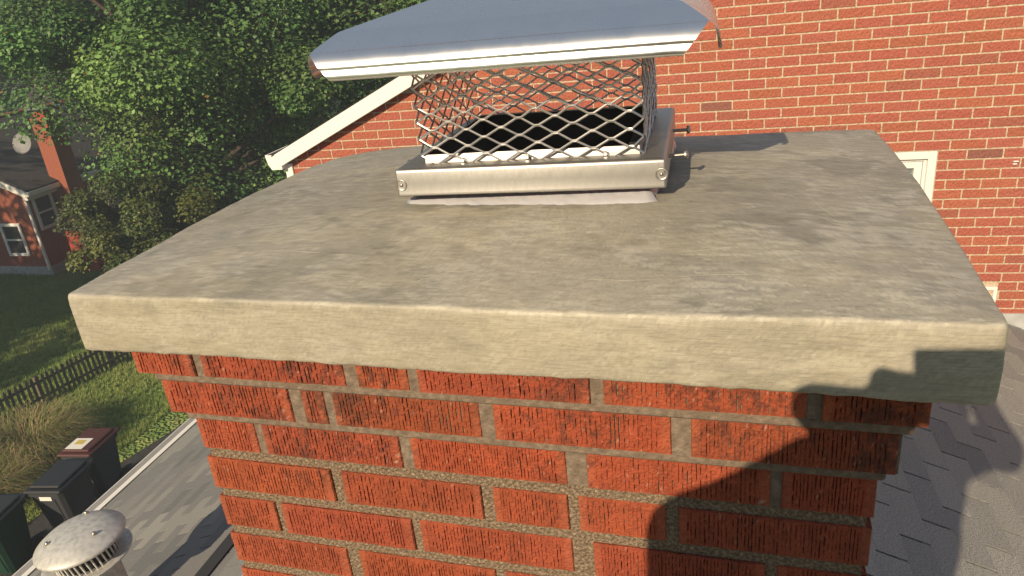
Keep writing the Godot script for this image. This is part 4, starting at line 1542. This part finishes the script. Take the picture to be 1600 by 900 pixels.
# ------------------------------------------------------------------ far house
func build_far_house() -> void:
	var at := Vector3(-18.68, GROUND, -14.8)
	var t := thing("far_house", "brick house with dark roof at the far left edge", "house", at, 0.03)
	var eave := 2.65
	var wd := 7.0
	var dp := 6.5
	var rise := 1.5
	var brick: Material = mats["far_brick"]
	var st := st_new()
	# walls: local origin at the near right corner; -x along the gable wall, -z along the eave wall
	var p := [Vector3(0, 0, 0), Vector3(0, eave, 0), Vector3(-wd * 0.5, eave + rise, 0), Vector3(-wd, eave, 0), Vector3(-wd, 0, 0)]
	for i in range(1, 4):
		st.add_vertex(p[0]); st.add_vertex(p[i]); st.add_vertex(p[i + 1])
		st.add_vertex(p[0] + Vector3(0, 0, -dp)); st.add_vertex(p[i + 1] + Vector3(0, 0, -dp)); st.add_vertex(p[i] + Vector3(0, 0, -dp))
	quad(st, Vector3(0, 0, 0), Vector3(0, 0, -dp), Vector3(0, eave, -dp), Vector3(0, eave, 0))
	quad(st, Vector3(-wd, 0, -dp), Vector3(-wd, 0, 0), Vector3(-wd, eave, 0), Vector3(-wd, eave, -dp))
	part("wall", done(st), brick, t)
	var sl := rise / (wd * 0.5)
	for s in [1.0, -1.0]:
		var dirv := Vector3(s, -sl, 0).normalized()
		var nrm := Vector3(s * sl, 1, 0).normalized()
		var bas := Basis(dirv, nrm, dirv.cross(nrm))
		var len_ := sqrt(1.0 + sl * sl) * (wd * 0.5 + 0.3)
		var a: float = 0.18 * bas.z.z
		var b: float = (-dp - 0.2) * bas.z.z
		var sr := st_new()
		box_into(sr, Vector3(0, 0.02, minf(a, b)), Vector3(len_, 0.10, maxf(a, b)), 0.0, Transform3D(bas, Vector3(-wd * 0.5, eave + rise, 0)))
		var roof := part("roof", done(sr), mats["far_roof"], t)
		sr = st_new()
		box_into(sr, Vector3(0, -0.14, minf(a * 1.2, a * 0.9)), Vector3(len_, 0.03, maxf(a * 1.2, a * 0.9)), 0.0, Transform3D(bas, Vector3(-wd * 0.5, eave + rise, 0)))
		part("rake_board", done(sr), mats["trim_white"], t)
	part("ridge", box(Vector3(-wd * 0.5 - 0.12, eave + rise + 0.06, -dp - 0.2), Vector3(-wd * 0.5 + 0.12, eave + rise + 0.15, 0.18), 0.03), mats["far_red"], t)
	part("gutter", box(Vector3(0.22, eave - 0.22, -dp - 0.2), Vector3(0.36, eave - 0.08, 0.24), 0.02), mats["trim_white"], t)
	part("fascia", box(Vector3(0.02, eave - 0.34, -dp), Vector3(0.20, eave - 0.1, 0.16), 0.01), mats["trim_white"], t)
	part("downpipe", box(Vector3(-0.05, 0.2, 0.02), Vector3(0.03, eave - 0.2, 0.10), 0.015), mats["trim_white"], t)
	far_window(t, Vector3(0.02, 1.35, -0.42), Vector3(1, 0, 0), 0.7, 1.0)
	far_window(t, Vector3(-0.95, 0.62, 0.02), Vector3(0, 0, 1), 0.78, 1.0)
	part("foundation", box(Vector3(-wd - 0.03, 0, -dp - 0.03), Vector3(0.05, 0.28, 0.05)), mats["flashing_grey"], t)
	# outside chimney on the eave wall
	var ch := part("chimney", box(Vector3(0.05, 0, -1.45), Vector3(0.60, eave + 1.75, -0.90)), brick, t)
	part("chimney_top", box(Vector3(0.12, eave + 1.75, -1.38), Vector3(0.53, eave + 1.92, -0.97)), mats["far_red"], ch)
	part("chimney_cap", box(Vector3(0.0, eave + 1.98, -1.5), Vector3(0.65, eave + 2.03, -0.85), 0.01), mats["stainless"], ch)
	# dish on the roof beside the chimney
	part("satellite_dish", lathe([Vector2(0, 0), Vector2(0.12, 0.012), Vector2(0.22, 0.045), Vector2(0.30, 0.09), Vector2(0.305, 0.094), Vector2(0.22, 0.055), Vector2(0, 0.014)], 24), mat("dish_grey", lin(0.20, 0.20, 0.205), 0.6), t, Transform3D(frame_basis(Vector3(0.15, 0.35, 1)), Vector3(-0.5, eave + 1.05, -0.95)))
	# red side extension with its door
	var ex := part("extension", box(Vector3(0.65, 0, -1.35), Vector3(1.5, 1.3, -0.25)), mats["far_red"], t)
	part("extension_roof", box(Vector3(0.61, 1.3, -1.4), Vector3(1.55, 1.38, -0.2)), mats["far_roof"], ex)
	# second house farther back
	var t2 := thing("far_shed", "red outbuilding half hidden under the low bushy tree", "outbuilding", Vector3(-16.6, GROUND, -15.9), 0.03)
	part("wall", box(Vector3(-0.9, 0, -1.2), Vector3(0.6, 1.55, 0)), mats["far_red"], t2)
	part("roof", box(Vector3(-1.0, 1.55, -1.3), Vector3(0.7, 1.65, 0.1), 0.01), mats["far_roof"], t2)
	part("door", box(Vector3(-0.45, 0.02, 0.002), Vector3(0.25, 1.35, 0.03), 0.005), mats["dark_room"], t2)
	var t3 := thing("back_house", "dark roofed house behind the far house chimney", "house", Vector3(-23.0, GROUND, -23.5), 0.03)
	part("wall", box(Vector3(-5, 0, -6), Vector3(3.0, 3.4, 0)), brick, t3)
	var br := st_new()
	for s in [1.0, -1.0]:
		var dirv := Vector3(0, -0.55, s).normalized()
		var nrm := Vector3(0, 1, s * 0.55).normalized()
		box_into(br, Vector3(-4.4, 0.0, 0), Vector3(4.4, 0.12, 4.2), 0.0, Transform3D(Basis(nrm.cross(dirv), nrm, dirv), Vector3(-1.0, 5.2, -3)))
	part("roof", done(br), mats["far_roof"], t3)
	for q in [Vector3(1.2, 4.6, -1.4), Vector3(2.0, 4.1, -0.8)]:
		part("vent_pipe", box(q - Vector3(0.06, 0.3, 0.06), q + Vector3(0.06, 0.25, 0.06), 0.02), mats["trim_white"], t3)

func far_window(parent: Node3D, at: Vector3, out: Vector3, w: float, h: float) -> void:
	var n := Node3D.new()
	n.name = "window"
	parent.add_child(n, true)
	var x := Vector3.UP.cross(out)
	n.transform = Transform3D(Basis(x, Vector3.UP, out), at)
	frame(n, "frame", mats["trim_white"], -w * 0.5, w * 0.5, 0, h, 0.09, 0.05, 0.0, 0.01)
	part("pane", box(Vector3(-w * 0.5 + 0.09, 0.09, 0.004), Vector3(w * 0.5 - 0.09, h - 0.09, 0.012)), mats["dark_room"], n)
	part("meeting_rail", box(Vector3(-w * 0.5 + 0.09, h * 0.5 - 0.025, 0.013), Vector3(w * 0.5 - 0.09, h * 0.5 + 0.025, 0.04)), mats["trim_white"], n)

# ------------------------------------------------------------------ the photographer, outside the picture, whose shadow falls on the chimney
func flesh_into(st: SurfaceTool, bones: Array, cell: float, k: float) -> void:
	# bones: [from, to, radius from, radius to, colour]; smooth union meshed as surface nets
	var lo := Vector3(1e9, 1e9, 1e9)
	var hi := -lo
	for b in bones:
		for e in 2:
			var rr: Vector3 = Vector3.ONE * (b[2 + e] + 3.0 * cell + 0.02)
			lo = lo.min(b[e] - rr)
			hi = hi.max(b[e] + rr)
	var nx := int((hi.x - lo.x) / cell) + 2
	var ny := int((hi.y - lo.y) / cell) + 2
	var nz := int((hi.z - lo.z) / cell) + 2
	var f := PackedFloat32Array()
	f.resize(nx * ny * nz)
	for b in bones:
		var a: Vector3 = b[0]
		var ab: Vector3 = b[1] - a
		var l2 := maxf(ab.length_squared(), 1e-9)
		var m: float = maxf(b[2], b[3]) + 2.2 / k + 2.0 * cell
		var bl: Vector3 = (a.min(b[1]) - Vector3.ONE * m - lo) / cell
		var bh: Vector3 = (a.max(b[1]) + Vector3.ONE * m - lo) / cell
		for i in range(maxi(0, int(bl.x)), mini(nx, int(bh.x) + 2)):
			for j in range(maxi(0, int(bl.y)), mini(ny, int(bh.y) + 2)):
				for l in range(maxi(0, int(bl.z)), mini(nz, int(bh.z) + 2)):
					var p := lo + Vector3(i, j, l) * cell
					var h := clampf((p - a).dot(ab) / l2, 0.0, 1.0)
					var d: float = (p - a - ab * h).length() - lerpf(b[2], b[3], h)
					if d < m:
						f[(i * ny + j) * nz + l] += exp(-k * d)
	var ids := {}
	var count := 0
	var offs := []
	for c in 8:
		offs.append(((c & 1) * ny + ((c >> 1) & 1)) * nz + ((c >> 2) & 1))
	var edges := [[0, 1], [2, 3], [4, 5], [6, 7], [0, 2], [1, 3], [4, 6], [5, 7], [0, 4], [1, 5], [2, 6], [3, 7]]
	for i in nx - 1:
		for j in ny - 1:
			for l in nz - 1:
				var at := (i * ny + j) * nz + l
				var inside := 0
				for c in 8:
					if f[at + offs[c]] >= 1.0:
						inside += 1
				if inside == 0 or inside == 8:
					continue
				var sum := Vector3.ZERO
				var n := 0
				for e in edges:
					var v0: float = f[at + offs[e[0]]]
					var v1: float = f[at + offs[e[1]]]
					if (v0 >= 1.0) != (v1 >= 1.0):
						var g0 := log(maxf(v0, 1e-6))
						var g1 := log(maxf(v1, 1e-6))
						var h := g0 / (g0 - g1)
						var p0 := Vector3(e[0] & 1, (e[0] >> 1) & 1, (e[0] >> 2) & 1)
						var p1 := Vector3(e[1] & 1, (e[1] >> 1) & 1, (e[1] >> 2) & 1)
						sum += p0.lerp(p1, h)
						n += 1
				var p := lo + (Vector3(i, j, l) + sum / n) * cell
				var best := 1e9
				var col := Color.WHITE
				for b in bones:
					var ab: Vector3 = b[1] - b[0]
					var h := clampf((p - b[0]).dot(ab) / maxf(ab.length_squared(), 1e-9), 0.0, 1.0)
					var d: float = (p - b[0] - ab * h).length() - lerpf(b[2], b[3], h)
					if d < best:
						best = d
						col = b[4]
				st.set_color(col)
				st.add_vertex(p)
				ids[at] = count
				count += 1
	var start: int = st.get_meta("count", 0)
	st.set_meta("count", start + count)
	for i in range(1, nx - 1):
		for j in range(1, ny - 1):
			for l in range(1, nz - 1):
				var at := (i * ny + j) * nz + l
				var s := f[at] >= 1.0
				for ax in 3:
					var step: int = [ny * nz, nz, 1][ax]
					if s == (f[at + step] >= 1.0):
						continue
					var u: int = [nz, 1, ny * nz][ax]
					var w: int = [1, ny * nz, nz][ax]
					var q := [at, at - u, at - u - w, at - w]
					if not (ids.has(q[0]) and ids.has(q[1]) and ids.has(q[2]) and ids.has(q[3])):
						continue
					var o := [0, 1, 2, 0, 2, 3] if not s else [0, 2, 1, 0, 3, 2]
					for x in o:
						st.add_index(start + ids[q[x]])

func roof_at(p: Vector3) -> float:
	var d := p - WALL_AT
	var h := d.x * cos(WALL_TURN) - d.z * sin(WALL_TURN)
	return roof_y(h)

func build_photographer() -> void:
	var shirt := Color(0.06, 0.075, 0.11)
	var trouser := Color(0.05, 0.05, 0.055)
	var skin := Color(0.45, 0.26, 0.18)
	var boot := Color(0.04, 0.025, 0.018)
	var c := cam.transform
	var lf := Vector3(0.45, -1.275, 1.18)
	var rf := Vector3(0.72, -1.275, 1.14)
	# a wedge of boards levels the slope under the boots
	var wd := thing("roof_step", "wooden wedge of boards on the roof under the photographer", "roof step", Vector3(0.59, roof_at(Vector3(0.59, 0, 1.15)), 1.15), WALL_TURN)
	for i in 3:
		part("board", box(Vector3(-0.36, -1.31 - wd.position.y, -0.2 + i * 0.135), Vector3(0.36, -1.289 - wd.position.y, -0.07 + i * 0.135), 0.003), mats["plank"], wd)
	for x in [-0.30, 0.0, 0.30]:
		part("bearer", box(Vector3(x - 0.02, roof_at(wd.position + Vector3(x, 0, 0)) - wd.position.y - 0.01, -0.19), Vector3(x + 0.02, -1.312 - wd.position.y, 0.19), 0.0), mats["plank"], wd)
	var t := thing("person", "person in dark jacket, trousers and brimmed hat holding a phone sideways with both hands", "person", Vector3(0.58, -1.288, 1.15))
	var st := SurfaceTool.new()
	st.begin(Mesh.PRIMITIVE_TRIANGLES)
	st.set_smooth_group(0)
	var V := func(x: float, y: float, z: float) -> Vector3: return Vector3(x, y, z)
	var lw: Vector3 = c * Vector3(-0.150, -0.105, 0.060)
	var rw: Vector3 = c * Vector3(0.205, -0.105, 0.075)
	var le := Vector3(0.487, 0.345, 0.865)
	var re := Vector3(1.030, 0.235, 0.955)
	var bones := [
		[V.call(0.46, 0.17, 1.13), V.call(0.70, 0.17, 1.13), 0.115, 0.115, shirt],
		[V.call(0.48, 0.03, 1.13), V.call(0.68, 0.03, 1.13), 0.122, 0.122, shirt],
		[V.call(0.49, -0.12, 1.13), V.call(0.67, -0.12, 1.13), 0.120, 0.120, shirt],
		[V.call(0.49, -0.28, 1.13), V.call(0.67, -0.28, 1.13), 0.124, 0.124, shirt],
		[V.call(0.50, -0.40, 1.13), V.call(0.66, -0.40, 1.13), 0.120, 0.120, trouser],
		[V.call(0.42, 0.26, 1.12), V.call(0.81, 0.33, 1.12), 0.078, 0.095, shirt],
		[V.call(0.63, 0.24, 1.12), V.call(0.64, 0.38, 1.09), 0.064, 0.058, skin],
		[V.call(0.40, 0.255, 1.12), le, 0.078, 0.062, shirt],
		[le, lw, 0.062, 0.046, shirt],
		[V.call(0.81, 0.345, 1.12), re, 0.100, 0.070, shirt],
		[re, rw, 0.074, 0.062, shirt],
		[V.call(0.505, -0.44, 1.13), V.call(0.475, -0.87, 1.12), 0.10, 0.066, trouser],
		[V.call(0.475, -0.87, 1.12), lf + Vector3(0, 0.10, 0.03), 0.066, 0.048, trouser],
		[V.call(0.655, -0.44, 1.13), V.call(0.69, -0.86, 1.10), 0.10, 0.066, trouser],
		[V.call(0.69, -0.86, 1.10), rf + Vector3(0, 0.10, 0.03), 0.066, 0.048, trouser],
		[lf + Vector3(0, 0.05, 0.06), lf + Vector3(-0.02, 0.036, -0.13), 0.05, 0.036, boot],
		[rf + Vector3(0, 0.05, 0.06), rf + Vector3(0.02, 0.036, -0.13), 0.05, 0.036, boot],
	]
	flesh_into(st, bones, 0.016, 55.0)
	# head with a face turned to the phone
	var hc := Vector3(0.645, 0.455, 1.065)
	var face := (cam_at + Vector3(0.03, -0.02, 0.02) - hc).normalized()
	var hx := face.cross(Vector3.UP).normalized()
	var hy := hx.cross(face)
	var H := func(x: float, y: float, z: float) -> Vector3: return hc + hx * x + hy * y + face * z
	var lip := Color(0.36, 0.16, 0.12)
	var head := [
		[H.call(0, 0.03, -0.03), H.call(0, 0.035, 0.02), 0.083, 0.078, skin],
		[H.call(0, -0.03, 0.025), H.call(0, -0.075, 0.045), 0.058, 0.036, skin],
		[H.call(0, 0.012, 0.088), H.call(0, -0.022, 0.106), 0.009, 0.013, skin],
		[H.call(-0.03, 0.026, 0.080), H.call(0.03, 0.026, 0.080), 0.014, 0.014, skin],
		[H.call(-0.018, -0.052, 0.083), H.call(0.018, -0.052, 0.083), 0.007, 0.007, lip],
		[H.call(-0.084, 0.012, -0.01), H.call(-0.086, -0.02, -0.004), 0.014, 0.010, skin],
		[H.call(0.084, 0.012, -0.01), H.call(0.086, -0.02, -0.004), 0.014, 0.010, skin],
		[H.call(-0.031, 0.008, 0.080), H.call(-0.029, 0.008, 0.081), 0.010, 0.010, Color(0.6, 0.58, 0.55)],
		[H.call(0.031, 0.008, 0.080), H.call(0.029, 0.008, 0.081), 0.010, 0.010, Color(0.6, 0.58, 0.55)],
		[V.call(0.638, 0.33, 1.11), H.call(0, -0.06, -0.02), 0.055, 0.054, skin],
	]
	flesh_into(st, head, 0.0065, 160.0)
	# hands: palm, four fingers round the long edges, thumb on the screen side (camera axes: +z is behind the phone)
	for side in [-1.0, 1.0]:
		var w: Vector3 = lw if side < 0 else rw
		var off := Vector3(-0.022, 0, 0) if side < 0 else Vector3(0.125, 0, 0)
		var C := func(x: float, y: float, z: float) -> Vector3: return c * (off + Vector3(x * side, y, z))
		var hand := [
			[w, C.call(0.075, -0.062, 0.042), 0.036, 0.030, skin],
			[C.call(0.090, -0.055, 0.042), C.call(0.050, -0.050, 0.034), 0.030, 0.026, skin],
			[C.call(0.108, -0.036, 0.038), C.call(0.040, -0.036, 0.030), 0.028, 0.022, skin],
			[C.call(0.060, -0.060, 0.036), C.call(0.030, -0.020, 0.024), 0.022, 0.014, skin],
			[C.call(0.058, -0.066, 0.034), C.call(0.024, -0.042, 0.020), 0.020, 0.013, skin],
		]
		var fl := [0.050, 0.058, 0.054, 0.044]
		for q in 4:
			var y0: float = [-0.012, -0.027, -0.042, -0.056][q]
			var k0: Vector3 = C.call(0.036, y0 - 0.006, 0.020)
			var k1: Vector3 = C.call(0.022, y0 + 0.004, 0.000)
			var k2: Vector3 = C.call(0.004 - fl[q] * 0.25, y0 + 0.002, -0.007)
			hand.append([C.call(0.052, -0.046, 0.032), k0, 0.014, 0.010, skin])
			hand.append([k0, k1, 0.010, 0.0088, skin])
			hand.append([k1, k2, 0.0088, 0.0075, skin])
		var t0: Vector3 = C.call(0.050, -0.064, 0.045)
		var t1: Vector3 = C.call(0.026, -0.040, 0.044)
		var t2: Vector3 = C.call(0.000, -0.030, 0.025)
		hand.append([t0, t1, 0.014, 0.011, skin])
		hand.append([t1, t2, 0.011, 0.0085, skin])
		flesh_into(st, hand, 0.0042, 330.0)
	st.generate_normals()
	var xf := Transform3D(Basis.IDENTITY, -t.position)
	part("body", st.commit(), mats["body"], t, xf)
	var hr := SurfaceTool.new()
	hr.begin(Mesh.PRIMITIVE_TRIANGLES)
	hr.set_smooth_group(0)
	flesh_into(hr, [[H.call(0, 0.05, -0.035), H.call(0, 0.062, 0.012), 0.088, 0.082, Color.WHITE], [H.call(0, 0.0, -0.05), H.call(0, 0.05, -0.03), 0.074, 0.085, Color.WHITE]], 0.009, 120.0)
	hr.generate_normals()
	part("hair", hr.commit(), mats["hair"], t, xf)
	# broad-brimmed work hat
	part("hat", lathe([Vector2(0.10, 0.0), Vector2(0.190, -0.012), Vector2(0.196, -0.008), Vector2(0.190, -0.002), Vector2(0.108, 0.012), Vector2(0.104, 0.05), Vector2(0.085, 0.085), Vector2(0.045, 0.102), Vector2(0, 0.105)], 36), mats["hair"], t, xf * Transform3D(Basis(hx, hy, -face), H.call(0, 0.055, -0.01)))
	# the phone
	var ph := thing("phone", "black phone held sideways in front of the photographer", "phone", c * Vector3(0.0515, -0.016, 0.012))
	var b := Transform3D(c.basis, Vector3.ZERO)
	part("body", box(Vector3(-0.0735, -0.036, -0.004), Vector3(0.0735, 0.036, 0.004), 0.0025), mats["phone_black"], ph, b)
	part("screen", box(Vector3(-0.071, -0.0335, 0.0042), Vector3(0.071, 0.0335, 0.0046)), mats["dark_room"], ph, b)
	part("lens_ring", lathe([Vector2(0.0085, 0.0), Vector2(0.0085, 0.0015), Vector2(0.006, 0.0015)], 20), mats["screw_metal"], ph, b * Transform3D(Basis(Vector3(1, 0, 0), -PI * 0.5), Vector3(-0.0515, 0.016, -0.0042)))

# ------------------------------------------------------------------
func _ready() -> void:
	rng.seed = 20240917
	noise.noise_type = FastNoiseLite.TYPE_SIMPLEX_SMOOTH
	noise.frequency = 0.12
	noise.fractal_octaves = 3
	noise.seed = 7
	set_stage()
	make_materials()
	build_ground()
	build_lower_house()
	build_brick_house()
	build_far_house()
	build_trees()
	build_chimney()
	build_cap()
	build_vent()
	build_fence()
	build_bins()
	grass_clump(Vector3(-10.75, GROUND, -6.9), 2600, 1.15, 0.95, "tall tan and green grass clump against the fence, nearest the bins")
	grass_clump(Vector3(-10.45, GROUND, -5.75), 2400, 1.1, 0.85, "green grass clump at the left edge above the dark green bin")
	grass_clump(Vector3(-11.6, GROUND, -6.2), 2000, 1.0, 0.95, "tan grass clump at the left end of the fence")
	var lf := thing("fallen_leaf", "pale yellow fallen leaf on the driveway below the green bin", "leaf", Vector3(-9.02, GROUND + 0.012, -4.98), 0.6)
	var ls := st_new()
	for q in [[Vector3(0, 0, -0.09), Vector3(-0.06, 0.02, 0), Vector3(0, 0.005, 0.09)], [Vector3(0, 0, -0.09), Vector3(0, 0.005, 0.09), Vector3(0.06, 0.022, 0.01)]]:
		for p in q:
			ls.add_vertex(p)
	part("blade", done(ls), mat("dry_leaf", lin(0.55, 0.43, 0.20), 0.8), lf)
	build_photographer()
